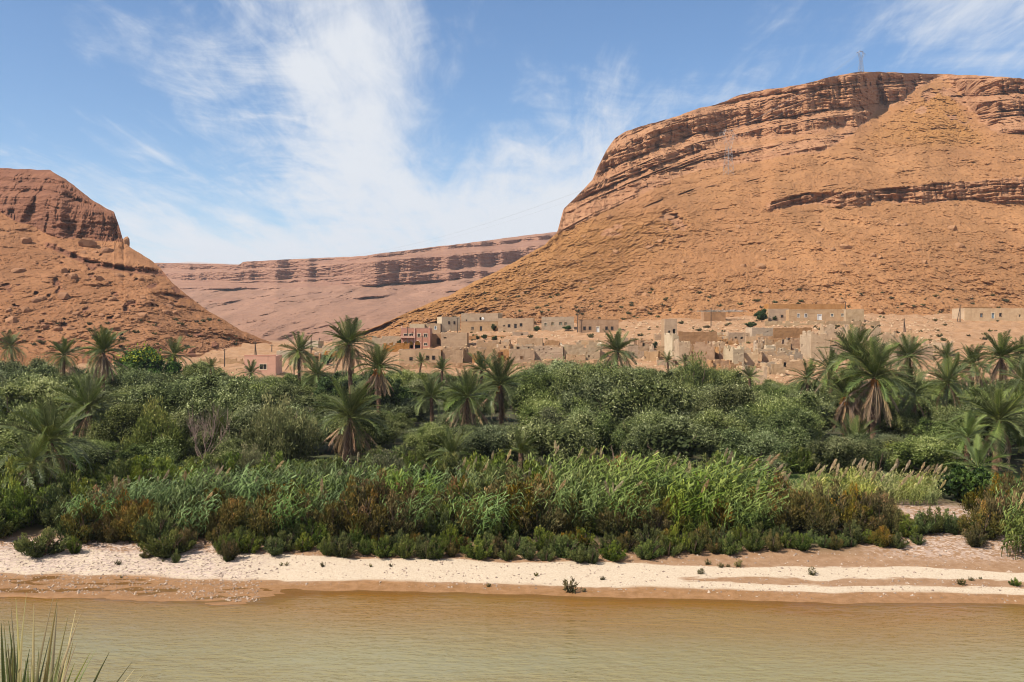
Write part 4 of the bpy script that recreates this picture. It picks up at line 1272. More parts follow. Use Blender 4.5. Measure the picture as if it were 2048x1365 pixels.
def bank_plants():
    rng = np.random.default_rng(9)
    # reeds stand in a long thicket behind the tamarisks
    px = 150.0; k = 0
    while px < 1560:
        for row, Y in ((0, 71.0), (1, 74.0)):
            p = px + rng.uniform(-14, 14) + row * 20
            if perlin(p * .017, 2.2 + row * .7) > .22 and p < 1500:
                shrub(p, Y - .5, rng.uniform(2.4, 3.9), 'brown' if rng.random() < .55 else 'green', 'tall tamarisk breaking the reed belt, facing ' + facing(p), rng, 'tamarisks among the reeds', 1.0); continue
            Yr = Y + rng.uniform(-.9, .9)
            kind = 'green' if p < 740 else ('yellow' if p > 1070 else ('green' if rng.random() < .6 else 'yellow'))
            top = itp(p, [(120, 985), (200, 965), (300, 950), (500, 945), (650, 928), (740, 945), (800, 945), (950, 925), (1040, 955), (1090, 925), (1230, 918), (1330, 930), (1420, 925), (1500, 945), (1560, 985)]) + rng.uniform(-22, 22)
            X = (p - 1024) / F * Yr
            H = CZ - (top - HORIZON) / F * Yr - float(gz(X, Yr))
            n_pl = int(np.clip(rng.poisson(itp(p, [(150, .8), (600, 1.2), (800, 2.6), (1000, 3.0), (1100, 3.6), (1500, 4.2)]) * .7), 0, 6)) if row else int(rng.random() < .45) * 2
            col = 'bright yellow-green' if kind == 'yellow' else 'cool green'
            what = 'tasselled' if n_pl > 2 else ('lightly tasselled' if n_pl else 'leafy')
            lean = 'front-row' if not row else 'back-row'
            reed(p, Yr, kind, H * 1.12, f'{what} {lean} {col} reed clump facing {facing(p)}', n_pl, rng, 'giant reeds along the bank')
        px += rng.uniform(34, 46)
    # clumps that spill forward through the tamarisks
    for p, top in ((158, 1000), (190, 985), (390, 985), (560, 985), (655, 975), (812, 985), (905, 985), (960, 975), (1100, 965), (1135, 950), (1170, 975), (1215, 960),
                   (1262, 985), (1345, 960), (1382, 975), (1420, 955), (1462, 970), (1505, 985), (1290, 1000), (1530, 1000)):
        Y = rng.uniform(66.3, 68.8); X = (p - 1024) / F * Y
        kind = 'yellow' if p > 1080 else 'green'
        n_pl = int(rng.integers(0, 3))
        reed(p, Y, kind, (CZ - (top - HORIZON) / F * Y - float(gz(X, Y))) * 1.12, ('tasselled' if n_pl else 'leafy') + (' bright yellow-green' if kind == 'yellow' else ' cool green') + ' reed clump spilling through tamarisks, facing ' + facing(p), n_pl, rng, 'reeds spilling towards the sand')
    # cane plot beyond the brown tamarisk
    for row in range(3):
        for p in np.arange(1590 + row * 12, 1880, 34):
            Y = 75 + row * 2.3 + rng.uniform(-.5, .5)
            reed(p + rng.uniform(-8, 8), Y, 'cane', rng.uniform(1.7, 2.2) + .15 * row, 'straw-yellow cane clump in the plot beside the green field', int(rng.random() < .75) * (1 + row), rng, 'dry canes beside the field')
    for p, Y, H in ((2022, 62.5, 3.6), (2046, 63.5, 4.4), (2075, 62.8, 4.0)):
        reed(p, Y, 'yellow', H, 'bright reed clump by itself at the edge of the sand', 2, rng, 'reeds on the sand edge')
    # tamarisks: rusty ones behind, green ones in front
    px = 175.0
    while px < 1570:
        for row, Y in ((0, 67.0), (1, 69.0)):
            p = px + rng.uniform(-12, 12) + 18 * row
            kind = 'brown' if rng.random() < .72 else 'green'
            H = rng.uniform(1.8, 3.0) + .4 * row + .8 * (rng.random() < .18)
            if 700 < p < 800 or 1010 < p < 1090: H += .9; kind = 'brown'
            if kind == 'green': H *= .9
            lab = ('tall' if H > 2.6 else ('low' if H < 2.0 else 'mid-high')) + (' rusty-tipped' if kind == 'brown' else ' deep green') + ' tamarisk below the reeds, facing ' + facing(p)
            shrub(p, Y + rng.uniform(-.7, .7), H, kind, lab, rng, 'tamarisks along the bank', rng.uniform(.85, 1.15))
        px += rng.uniform(30, 44)
    for p, Y, H in ((1560, 67.2, 2.4), (1595, 68.2, 3.0), (1630, 67.5, 2.9), (1660, 69.2, 3.5), (1700, 68.2, 3.2), (1735, 68.8, 3.3), (1762, 67.8, 2.9), (1785, 67.0, 2.2), (1645, 66.4, 2.3), (1720, 66.6, 2.3)):
        shrub(p, Y, H, 'brown', 'dense rust-brown tamarisk in the thicket before the cane plot', rng, 'rust-brown tamarisk thicket')
    for p, Y, H in ((1965, 65.6, 2.6), (2000, 66.6, 3.2), (2030, 67.2, 3.4), (1990, 69.5, 3.6), (2040, 70.5, 4.0), (1950, 64.2, 1.6)):
        shrub(p, Y, H, 'brown', 'reddish-brown tamarisk beside the sandy path', rng, 'tamarisks beside the path')
    for p, Y, H in ((1810, 66.4, 1.5), (1838, 66.8, 1.7), (1868, 67.0, 1.8), (1895, 66.9, 1.6), (1915, 66.5, 1.2), (1835, 64.6, .8), (1700, 64.4, .7)):
        shrub(p, Y, H, 'green', 'low grey-green tamarisk between the rust-brown thicket and the path', rng, 'low tamarisks by the path')
    px = 432.0
    while px < 1560:
        base = itp(px, [(430, 1108), (600, 1100), (760, 1112), (1100, 1118), (1200, 1122), (1400, 1108), (1560, 1098)])
        for row in range(2):
            p = px + rng.uniform(-14, 14) + 16 * row
            Y = ground_hit(p, base + 3 - 14 * row + rng.uniform(-5, 4))
            H = rng.uniform(.9, 1.6) + .25 * row
            kind = 'green' if rng.random() < .8 else 'brown'
            lab = ('knee-high' if H < 1.1 else 'waist-high') + (' green' if kind == 'green' else ' browning') + ' tamarisk edging the pale sand, facing ' + facing(p)
            shrub(p, Y, H, kind, lab, rng, 'small tamarisks edging the sand', rng.uniform(.8, 1.1))
        px += rng.uniform(30, 46)
    # shrubs standing free on the sand
    for p, yb, H, w, kind, lab in ((84, 1112, 2.0, 1.25, 'green', 'rounded green bush standing alone on the gravel flat'), (148, 1110, 1.2, .65, 'green', 'small upright bush next to the rounded gravel-flat bush'),
                                   (335, 1112, 1.9, 1.3, 'green', 'wide green bush growing out over the sand'), (352, 1126, .95, .45, 'green', 'little dark sprig in front of the wide green bush'),
                                   (372, 1100, 1.7, 1.0, 'brown', 'browning bush joined to the wide green bush'), (458, 1122, 1.6, .75, 'brown', 'yellow-brown bush on the lip of the sand'),
                                   (455, 1126, .6, .6, 'green', 'tiny green sprout under the yellow-brown bush'), (40, 1104, .8, 1.0, 'brown', 'low straggling brown shrub beside the rounded bush'),
                                   (290, 1118, .5, 1.3, 'brown', 'flattened dry shrub at the foot of the wide green bush'), (500, 1104, 1.4, .9, 'green', 'loose green bush behind the yellow-brown one'),
                                   (2030, 1175, .5, 1.0, 'green', 'small yellow-green tuft alone on the open sand')):
        shrub(p, ground_hit(p, yb), H, kind, lab, rng, None, w)
    # dark undergrowth on the shaded bank
    for p, Y, H in ((10, 69, 3.2), (50, 70.5, 3.6), (95, 71, 3.0), (130, 69.5, 2.4), (20, 73, 4.2), (75, 74, 4.0), (120, 75, 3.6), (-20, 68, 3.0), (160, 67.0, 2.2), (165, 72, 3.0)):
        shrub(p, Y, H, 'green', 'dark shaded bush under the low spreading palm', rng, 'bushes on the shaded bank', 1.0)
    # second growth closing the gap between reeds and grove
    for p in np.arange(130, 1540, 27):
        Y = rng.uniform(77, 83)
        shrub(p + rng.uniform(-15, 15), Y, rng.uniform(2.0, 3.4), 'green' if rng.random() < .8 else 'pale', 'shadowed tamarisk between reeds and olive trees, facing ' + facing(p), rng, 'undergrowth behind the reeds', 1.1)
    for p in np.arange(1545, 1900, 24):
        shrub(p + rng.uniform(-9, 9), rng.uniform(86, 93), rng.uniform(1.4, 2.6), 'green', 'shadowed tamarisk behind the dry canes and the field', rng, 'undergrowth behind the canes', 1.2)
    for p in np.arange(760, 1010, 30):
        shrub(p + rng.uniform(-9, 9), rng.uniform(87, 97), rng.uniform(1.8, 2.8), 'green', 'shadowed tamarisk under the palm over the dark hollow', rng, 'undergrowth of the hollow', 1.25)
    for p in np.arange(1560, 1800, 21):
        shrub(p + rng.uniform(-8, 8), ground_hit(p, rng.uniform(1084, 1100)), rng.uniform(.8, 1.5), 'green' if rng.random() < .55 else 'brown', 'small tamarisk at the foot of the rust-brown thicket', rng, 'small tamarisks before the thicket', 1.0)
    # weeds on the silt
    W = [spray_shrub(240 + i, 9, .5, .2, 200, .12, .02, M_SCRUB, .7, name='stalks') for i in range(3)]
    for i in range(24):
        p = rng.uniform(120, 2048); yb = itp(p, [(0, 1120), (700, 1130), (2048, 1130)]) + abs(rng.normal()) * 28
        if i == 0: p, yb = 1140, 1184
        Y = ground_hit(p, yb); X, Y, g = place(p, Y)
        s = rng.uniform(.4, 1.2) if i else 1.9
        o = add('weed_tuft', W[i % 3], None, (X, Y, g - .02), (0, 0, rng.uniform(0, 6)), (s * 1.3, s * 1.3, s if i else s * 1.2))
        tag(o, 'dry weed tuft scattered on the pale silt' if i else 'tallest dry weed tuft close to the waterline', 'weed', 'weed tufts on the silt')


bank_plants()


def rocks_mesh(n, seed, size, at):
    """many loose stones as one mesh: at(i) gives positions (n,3)"""
    rng = np.random.default_rng(seed)
    oct_ = np.array([(1, 0, 0), (-1, 0, 0), (0, 1, 0), (0, -1, 0), (0, 0, 1), (0, 0, -1)], float)
    tri = np.array([(0, 2, 4), (2, 1, 4), (1, 3, 4), (3, 0, 4), (2, 0, 5), (1, 2, 5), (3, 1, 5), (0, 3, 5)])
    V = oct_[None] * (.55 + .75 * rng.random((n, 6, 1)))
    a = rng.random(n) * 6.28; c, s = np.cos(a), np.sin(a)
    sc = size * (.4 + 1.3 * rng.random(n) ** 3)
    V = V * np.stack([np.ones(n), .7 + .5 * rng.random(n), .45 + .4 * rng.random(n)], -1)[:, None]
    X = V[..., 0] * c[:, None] - V[..., 1] * s[:, None]; Yv = V[..., 0] * s[:, None] + V[..., 1] * c[:, None]
    tilt = rng.normal(size=n) * .3
    Z = V[..., 2] + X * tilt[:, None]
    P = np.stack([X, Yv, Z], -1) * sc[:, None, None] + at[:, None]
    return P.reshape(-1, 3), (tri[None] + (np.arange(n) * 6)[:, None, None]).reshape(-1, 3), np.repeat(rng.random(n), 6)


def mat_stone(name, a, b):
    g = NT(name)
    c = g.mix(g.attr('tint'), a, b)
    n = g.noise(g.pos(), 2.0, 4, .7)
    c = g.mix(g.math('MULTIPLY', g.rng(n, .4, .7), .4), c, tuple(v * .6 for v in a))
    return g.done(g.princ(c, .95, None, .1))


def pebbles():
    rng = np.random.default_rng(31)
    n = 6500
    px = np.where(rng.random(n) < .6, rng.uniform(-30, 520, n), rng.uniform(400, 2080, n))
    Y = shore_y((px - 1024) / F * 60) + np.where(px < 520, rng.uniform(-2.6, 9, n), rng.uniform(.8, 9, n))
    X = (px - 1024) / F * Y
    z = gz(X, Y)
    P = np.stack([X, Y, z], -1)[z > -.03]
    V, T, a = rocks_mesh(len(P), 5, .075, P)
    me = mesh_of('pebbles', V, T, dict(tint=a), mat_stone('pebble', (.52, .40, .31), (.24, .175, .14)))
    tag(add('pebbles', me), 'pebbles strewn over the silt bank', None, None, 'stuff')


pebbles()


def near_house(px):
    return min([(60, 'the slim palm by the earth wall'), (205, 'the palm with the long brown curtain'), (350, 'the yellow-flowering tree'), (500, 'the low pink house'), (900, 'the cream slit-windowed house'), (970, 'the low tan house'), (1040, 'the flat-roofed tan house'),
                (1115, 'the green-shuttered house'), (1197, 'the ochre-walled house'), (1270, 'the small broken house'), (1340, 'the watchtower'), (1430, 'the ochre hut'), (1524, 'the dark round tree'), (1600, 'the long tan house'),
                (1700, 'the stone-built annex'), (1800, 'the weathered gable ruin'), (1895, 'the last square ruin'), (1990, 'the wide pale house')], key=lambda b: abs(b[0] - px))[1]


def hill_stones():
    rng = np.random.default_rng(41)
    mt = mat_stone('scree_stone', (.48, .26, .13), (.27, .135, .07))
    ml = mat_stone('scree_stone_brown', (.44, .23, .12), (.22, .105, .06))
    for name, n, size, m, pxr in (('right_hillside', 64000, .34, mt, (660, 2090)), ('left_hillside', 15000, .32, ml, (-20, 570))):
        cols, S, fy, V, cl, PYg = HILLS[name]
        j0, j1 = np.searchsorted(cols, pxr)
        i = (rng.random(n) ** 1.1 * (V.shape[0] - 8)).astype(int); j = rng.integers(j0, j1, n)
        dens = fbm(V[i, j, 0] * .03, V[i, j, 1] * .03, 0, 3)
        ok = (cl[i, j] < .5) & (dens + rng.normal(size=n) * .5 > -.1)
        P = V[i[ok], j[ok]]
        Vv, T, a = rocks_mesh(len(P), 6, size, P)
        me = mesh_of('scree', Vv, T, dict(tint=a), m)
        tag(add('scree', me), 'loose stones lying on the ' + ('red-orange' if name[0] == 'r' else 'brown') + ' slope', None, None, 'stuff')
    # single boulders one can point at
    def boulder(seed):
        r = np.random.default_rng(seed); d = []
        mb = MB(); import bmesh
        bm = bmesh.new(); bmesh.ops.create_icosphere(bm, subdivisions=2, radius=1)
        co = np.array([v.co[:] for v in bm.verts]); bm.verts.index_update()
        T = np.array([[v.index for v in f.verts] for f in bm.faces]); bm.free()
        # chop with random planes so that the faces are flat and edgy
        for _ in range(9):
            nrm = r.normal(size=3); nrm /= np.linalg.norm(nrm); q = .55 + .3 * r.random()
            dd = co @ nrm; co = co - np.maximum(dd - q, 0)[:, None] * nrm
        return mesh_of('boulder', co * np.array([1.2, .9, .8]), T, dict(tint=np.full(len(co), r.random())), None)
    B = [boulder(i) for i in range(5)]
    BR = [b.copy() for b in B]; BL = [b.copy() for b in B]
    for b in BR: b.materials.append(mt)
    for b in BL: b.materials.append(ml)
    big = [('right_hillside', 1253 * 0 + 1690, 497, 3.0, 'rounded boulder below the middle cliff band'), ('right_hillside', 1905, 459, 2.6, 'red block on the scree under the cliff band'),
           ('right_hillside', 1522, 535, 2.4, 'flat slab on the scree below the cliff band'), ('right_hillside', 1640, 462, 2.2, 'block fallen from the foot of the cliff band'),
           ('right_hillside', 1380, 578, 1.6, 'stone block on the lower scree'), ('right_hillside', 1530, 583, 1.8, 'squarish stone block on the lower scree'),
           ('right_hillside', 1917, 493, 2.0, 'dark flat stone on the upper scree'), ('left_hillside', 36, 545, 2.6, 'big shadowed boulder on the brown scree'),
           ('left_hillside', 54, 484, 2.8, 'jutting rock above the brown scree'), ('left_hillside', 143, 557, 2.2, 'angular boulder below the red cliff'),
           ('left_hillside', 128, 594, 2.2, 'boulder on the middle of the brown scree'), ('left_hillside', 175, 490, 3.4, 'large fallen block under the red cliff'),
           ('left_hillside', 215, 505, 2.6, 'second fallen block under the red cliff'), ('left_hillside', 20, 645, 2.4, 'low boulder near the foot of the brown scree'),
           ('left_hillside', 283, 632, 1.8, 'reddish boulder on the lower brown scree'), ('left_hillside', 252, 482, 2.6, 'standing pillar of rock at the end of the red cliff')]
    for h, px, py, s, lab in big:
        p = hill_at(h, px, py)
        o = add('boulder', (BR if h[0] == 'r' else BL)[int(rng.integers(0, 5))], None, tuple(p + np.array([0, 0, .1])), (rng.uniform(-.3, .3), rng.uniform(-.3, .3), rng.uniform(0, 6)), s if 'pillar' not in lab else (1.4, 1.4, 4.2))
        tag(o, lab, 'boulder')
    for k in range(110):
        h = 'right_hillside' if k % 3 else 'left_hillside'
        px, py = (rng.uniform(900, 2040), rng.uniform(430, 630)) if k % 3 else (rng.uniform(0, 420), rng.uniform(500, 680))
        cols, S, fy, V, cl, PYg = HILLS[h]
        if py < itp(px, list(zip(cols, S))) + 12: continue
        p = hill_at(h, px, py); s = rng.uniform(.7, 1.7)
        o = add('boulder', (BR if h[0] == 'r' else BL)[int(rng.integers(0, 5))], None, tuple(p), (rng.uniform(-.4, .4), rng.uniform(-.4, .4), rng.uniform(0, 6)), s)
        tag(o, 'scattered stone block on the ' + ('red-orange scree' if k % 3 else 'brown scree'), 'boulder', 'stone blocks on the ' + ('red-orange scree' if k % 3 else 'brown scree'))
    # desert scrub round the village and on the slopes
    SCR = [spray_shrub(260 + i, 14, .9, .8, 420, .22, .09, M_SCRUB, .9, name='scrub') for i in range(3)]
    for k in range(290):
        px = rng.uniform(880, 2048) if k < 240 else rng.uniform(0, 540)
        py = rng.uniform(580, 690) if k < 240 else rng.uniform(640, 700)
        h = 'right_hillside' if k < 240 else 'left_hillside'
        cols, S, fy, V, cl, PYg = HILLS[h]
        if py > itp(px, list(zip(cols, fy))) - 1:
            Y = ground_hit(px, py); P = np.array(place(px, Y))
        else:
            if py < itp(px, list(zip(cols, S))) + 8: continue
            P = hill_at(h, px, py)
        s = rng.uniform(.5, 1.25)
        o = add('desert_shrub', SCR[k % 3], None, tuple(P), (0, 0, rng.uniform(0, 6)), (s * 1.2, s * 1.2, s))
        tag(o, ('tiny' if s < .75 else ('low' if s < 1.0 else 'bushy')) + ' grey-green desert shrub on the ' + ('stony ground' if py > 640 else 'scree') + (' above ' if py < 640 else ' near ') + near_house(px), 'shrub', 'desert shrubs on the slopes')


hill_stones()


def spiky_plant():
    """long stiff leaves of the plant at the photographer's feet"""
    rng = np.random.default_rng(2)
    Y0 = 5.8
    bx = (40 - 1024) / F * Y0; bz = 13.05
    root = add('spiky_plant', None, loc=(bx, Y0, bz)); tag(root, 'clump of long stiff green and straw leaves on the near bank', 'plant')
    crop = [(130, 395, 1), (218, 350, 1), (278, 440, 1), (435, 390, .7), (470, 400, .9), (470, 455, 1), (620, 495, 1), (660, 525, .9), (190, 620, 1), (600, 745, 1), (630, 755, 1),
            (785, 815, .35), (740, 840, .3), (895, 840, .3), (1080, 920, .4), (1100, 980, .8), (1170, 1025, .8), (30, 580, .3), (70, 580, .2), (145, 610, .2), (560, 530, .6),
            (870, 1040, .4), (275, 660, 1), (10, 600, .3), (100, 700, .2), (230, 880, .1), (320, 800, .3), (400, 760, .5), (520, 820, .2), (160, 760, .3), (60, 820, .1), (610, 930, .3), (440, 600, .5), (90, 480, .6)]
    for k in range(26): crop.append((rng.uniform(0, 620), rng.uniform(760, 1040), rng.uniform(.05, .6)))
    for cx, cy, dry in crop:
        tx, ty = cx / 4.096, 1100 + cy / 4.096
        Yt = Y0 + rng.uniform(-.35, .35)
        tip = np.array(ray(tx, ty, Yt)) - np.array([bx, Y0, bz])
        b = np.array([tip[0] * .22 + rng.normal() * .05, tip[1] * .3 + rng.normal() * .05, -.1])
        n = 9; t = np.linspace(0, 1, n)
        mid = (b + tip) / 2 + np.array([-(tip[0] - b[0]) * .16, 0, .05 * tip[2]])
        p = ((1 - t) ** 2)[:, None] * b + (2 * t * (1 - t))[:, None] * mid + (t ** 2)[:, None] * tip
        T = np.gradient(p, axis=0); T /= np.linalg.norm(T, axis=1)[:, None]
        face = np.array([rng.normal() * .5, -1, rng.normal() * .2]); B = np.cross(T, face); B /= np.linalg.norm(B, axis=1)[:, None]
        w = .013 * (1 - t ** 3) * (.7 + .4 * rng.random()) + .0012
        up = np.cross(B, T)
        V = np.stack([p - B * w[:, None], p + up * w[:, None] * .45, p + B * w[:, None]], 1).reshape(-1, 3)
        q = np.arange(n - 1) * 3
        Q = np.concatenate([np.stack([q, q + 1, q + 4, q + 3], -1), np.stack([q + 1, q + 2, q + 5, q + 4], -1)])
        tint = np.clip(np.repeat(np.clip(.15 + .45 * t, 0, .55) + (t > .35) * dry * .6 * (.25 + .75 * t), 3), 0, 1)
        mb = MB(); mb.put(V, Q, None, tint)
        add('leaf', mb.mesh('leaf', M_BLADE, True), root)


spiky_plant()

# ------------------------------------------------------------------ village
A_TAN = mat_adobe('adobe_tan', (.48, .32, .19), (.39, .25, .145))
A_PALE = mat_adobe('adobe_pale', (.55, .39, .245), (.465, .315, .19))
A_OCHRE = mat_adobe('adobe_ochre', (.42, .21, .08), (.34, .165, .06))
A_RUST = mat_adobe('adobe_rust', (.46, .27, .14), (.36, .20, .10))
A_CREAM = mat_adobe('cream_sunlit_render', (.56, .44, .30), (.49, .375, .245))  # cream houses, plus wall faces whose sunlight is put into the colour
A_PINK = mat_adobe('pink_render', (.60, .30, .21), (.55, .27, .185))
A_SALMON = mat_adobe('salmon_render', (.64, .37, .265), (.59, .33, .235))
A_GREY = mat_adobe('grey_stone', (.46, .335, .215), (.385, .27, .165))
M_ROOF = mat_adobe('earth_roof', (.45, .28, .15), (.37, .22, .115))
M_YELLOW = mat_plain('yellow_paint', (.62, .33, .05), .8, .12, 2)
M_WHITE = mat_plain('white_paint', (.78, .74, .68), .7, .05, 3)
M_CREAMP = mat_plain('cream_paint', (.72, .60, .42), .8, .08, 3)
M_WOOD = mat_plain('dark_wood', (.10, .065, .045), .8, .3, 4)
M_GREENP = mat_plain('green_shutter', (.16, .22, .17), .7, .15, 3)
M_BLUEP = mat_plain('blue_door', (.25, .31, .34), .7, .15, 3)
M_GLASS = mat_plain('dark_pane', (.03, .028, .028), .25, .1, 3, 0, .5)
M_POLE = mat_plain('pole_wood', (.11, .075, .055), .9, .3, 4)
M_STEEL = mat_plain('galvanised_steel', (.36, .35, .35), .5, .1, 3, 0, .4, .3)
M_BRUSH = mat_leaf('brushwood', (.20, .16, .12), (.32, .26, .20), (.44, .38, .31), 0)


def wall_mesh(W, H, th, openings=(), cell=.7, ragged=0.0, seed=0, jit=.05, crack=0.0, mat=None, topf=None, low=-1.2):
    """wall standing in the x-z plane, front at y=0, back at y=th; openings are (x0,x1,z0,z1)"""
    rng = np.random.default_rng(seed)
    xs = set(np.round(np.linspace(0, W, max(2, int(W / cell) + 1)), 3)); zs = set(np.round(np.linspace(0, H, max(2, int(H / cell) + 1)), 3)) | {low}
    for o in openings:
        xs |= {round(o[0], 3), round(o[1], 3)}; zs |= {round(o[2], 3), round(o[3], 3)}
    def thin(v, keep):
        v = sorted(v); out = [v[0]]
        for q in v[1:]:
            if q - out[-1] < .12:
                if q in keep: out[-1] = q if out[-1] not in keep else out[-1]
                continue
            out.append(q)
        return np.array(out)
    kx = {round(o[i], 3) for o in openings for i in (0, 1)} | {0, round(W, 3)}; kz = {round(o[i], 3) for o in openings for i in (2, 3)} | {round(H, 3), low}
    xs, zs = thin(xs, kx), thin(zs, kz)
    nx, nz = len(xs), len(zs)
    xc, zc = (xs[1:] + xs[:-1]) / 2, (zs[1:] + zs[:-1]) / 2
    XC, ZC = np.meshgrid(xc, zc)
    on = np.ones((nz - 1, nx - 1), bool)
    for o in openings: on &= ~((XC > o[0]) & (XC < o[1]) & (ZC > o[2]) & (ZC < o[3]))
    if topf is not None: on &= ZC < H * np.array([topf(x / W) for x in xc])[None, :]
    if ragged > 0:
        prof = 1 - ragged * np.clip(.5 + 1.1 * fbm(xc * .35 + seed * 3.1, seed * 1.7, 0, 3, .6), 0, 1)
        on &= ZC < H * prof[None, :]
        holes = perlin(XC * .55 + seed * 5, ZC * .6, 3.3) > .62 - crack
        on &= ~(holes & (ZC > .8) & (rng.random(on.shape) < .8))
    gx, gzv = np.meshgrid(xs, zs)
    isj = (gx > 0.01) & (gx < W - .01) & (gzv > .2)
    amp = jit * (3.0 if ragged > 0 else 1.0)
    fz = np.where(gzv > H - .01, .5 if ragged else .8, .4)
    ox, oz, oy = rng.normal(size=gx.shape) * amp * isj * .5, rng.normal(size=gx.shape) * amp * fz * (gzv > .2), rng.normal(size=gx.shape) * amp * .10
    front = np.stack([gx + ox, oy, gzv + oz], -1); back = np.stack([gx + ox, th + oy * .5, gzv + oz], -1)
    V = np.concatenate([front.reshape(-1, 3), back.reshape(-1, 3)]); nf = nx * nz
    Q = []
    idx = lambda i, j: i * nx + j
    for i in range(nz - 1):
        for j in range(nx - 1):
            if not on[i, j]: continue
            a, b, c, d = idx(i, j), idx(i, j + 1), idx(i + 1, j + 1), idx(i + 1, j)
            Q.append((a, b, c, d)); Q.append((b + nf, a + nf, d + nf, c + nf))
            if i == 0 or not on[i - 1, j]: Q.append((b, a, a + nf, b + nf))
            if i == nz - 2 or not on[i + 1, j]: Q.append((d, c, c + nf, d + nf))
            if j == 0 or not on[i, j - 1]: Q.append((a, d, d + nf, a + nf))
            if j == nx - 2 or not on[i, j + 1]: Q.append((c, b, b + nf, c + nf))
    return mesh_of('wall', V, np.array(Q), None, mat)


def boxm(name, mat, *boxes):
    mb = MB()
    for b in boxes: mb.box(*b)
    return mb.mesh(name, mat)


VILLAGE = []


def building(name, px0, px1, yt, yb, label, mat, depth=6.0, yaw=0.0, ops=(), roof=True, ragged=0.0, cat='house', seed=None, group=None, th=.42,
             side=None, backwall=True, Yd=None, parapet=.45, crack=0.0, cell=None, coping=None, topf=None):
    """a building whose front spans photograph columns px0..px1 and rows yt..yb.
    ops: (photo x, photo y of centre, width px, height px, kind, frame material, fill material)"""
    seed = seed if seed is not None else int(px0 * 13 + yt * 7)
    if ragged and name == 'ruined_house': ragged = min(.6, ragged * 1.35 + .04)
    Y = Yd or ground_hit((px0 + px1) / 2, yb)
    k = Y / F
    X0, X1 = (px0 - 1024) * k, (px1 - 1024) * k
    zt = CZ - (yt - HORIZON) * k; zb = CZ - (yb - HORIZON) * k
    W, H = X1 - X0, zt - zb
    root = add(name, None, loc=((X0 + X1) / 2, Y, zb), rot=(0, 0, yaw)); tag(root, label, cat, group)
    rng = np.random.default_rng(seed)
    hole = []
    for o in ops:
        cx = ((o[0] - 1024) * k - X0); w = o[2] * k; h = o[3] * k
        cz = CZ - (o[1] - HORIZON) * k - zb
        hole.append((max(.15, cx - w / 2), min(W - .15, cx + w / 2), max(.02, cz - h / 2), min(H - .2, cz + h / 2)))
    c = cell or (.55 if ragged else .9)
    P = lambda x, y, z=0: (x - W / 2, y, z)
    add('wall', wall_mesh(W, H, th, hole, c, ragged, seed, .05, crack, mat, topf), root, P(0, 0))
    sm = side or mat
    rs = ragged
    l = add('wall', wall_mesh(depth - th, H, th, (), c, rs, seed + 1, .05, crack, sm), root, P(0, th), (0, 0, math.pi / 2)); l.location.x += th - .003
    r = add('wall', wall_mesh(depth - th, H, th, (), c, rs, seed + 2, .05, crack, sm), root, P(W - .003, th), (0, 0, math.pi / 2))
    if backwall: add('wall', wall_mesh(W - 2 * th, H * (1 if not ragged else 1.02), th, (), c, rs * .8, seed + 3, .05, crack, mat), root, P(th, depth - th))
    if roof: add('roof', boxm('roof', M_ROOF, (-W / 2 + th * .5, W / 2 - th * .5, th * .5, depth - th * .5, H - parapet - .25, H - parapet)), root)
    if coping: add('coping', boxm('coping', coping, (-W / 2 - .04, W / 2 + .04, -.05, th + .03, H - .02, H + .14)), root)
    for o, hq in zip(ops, hole):
        x0, x1, z0, z1 = hq
        kind, fm, fill = (list(o[4:]) + [None] * 3)[:3]
        if kind == 'hole': continue
        if kind == 'door':
            d = add('door', boxm('door', fill or M_WOOD, (x0 - W / 2 + .01, x1 - W / 2 - .01, .16, .22, z0, z1 - .01)), root)
            if fm: add('door_frame', boxm('door_frame', fm, (x0 - W / 2 - .14, x0 - W / 2, -.06, .1, z0, z1 + .14), (x1 - W / 2, x1 - W / 2 + .14, -.06, .1, z0, z1 + .14), (x0 - W / 2, x1 - W / 2, -.06, .1, z1, z1 + .14)), d)
        elif kind == 'arch':
            mb = MB(); n = 9; xm, ra = (x0 + x1) / 2 - W / 2, (x1 - x0) / 2
            add('arch', boxm('arch', fill or M_YELLOW, (x0 - W / 2, x1 - W / 2, .55, .60, z0 + (z1 - z0) * .45, z1)), root)
            an = np.linspace(0, np.pi, n)
            pts = np.stack([xm + np.cos(an) * ra * .98, np.full(n, .05), z1 - ra * .9 + np.sin(an) * ra * .9], -1)
            mb.tube(pts, .10, 5, False); add('arch_rim', mb.mesh('arch_rim', M_CREAMP), root)
        else:
            wn = add('window', boxm('window', fill or M_GLASS, (x0 - W / 2 + .01, x1 - W / 2 - .01, .20, .25, z0 + .01, z1 - .01)), root)
            f_ = fm or M_WOOD; t_ = .12
            add('frame', boxm('frame', f_, (x0 - W / 2 - t_, x0 - W / 2, -.05, .1, z0 - t_, z1 + t_), (x1 - W / 2, x1 - W / 2 + t_, -.05, .1, z0 - t_, z1 + t_),
                              (x0 - W / 2, x1 - W / 2, -.05, .1, z1, z1 + t_), (x0 - W / 2, x1 - W / 2, -.05, .1, z0 - t_, z0)), wn)
            if x1 - x0 > .7: add('mullion', boxm('mullion', f_, ((x0 + x1) / 2 - W / 2 - .04, (x0 + x1) / 2 - W / 2 + .04, .12, .199, z0 + .01, z1 - .01)), wn)
    VILLAGE.append((px0, px1, yt, yb, Y))
    return root, Y, W, H


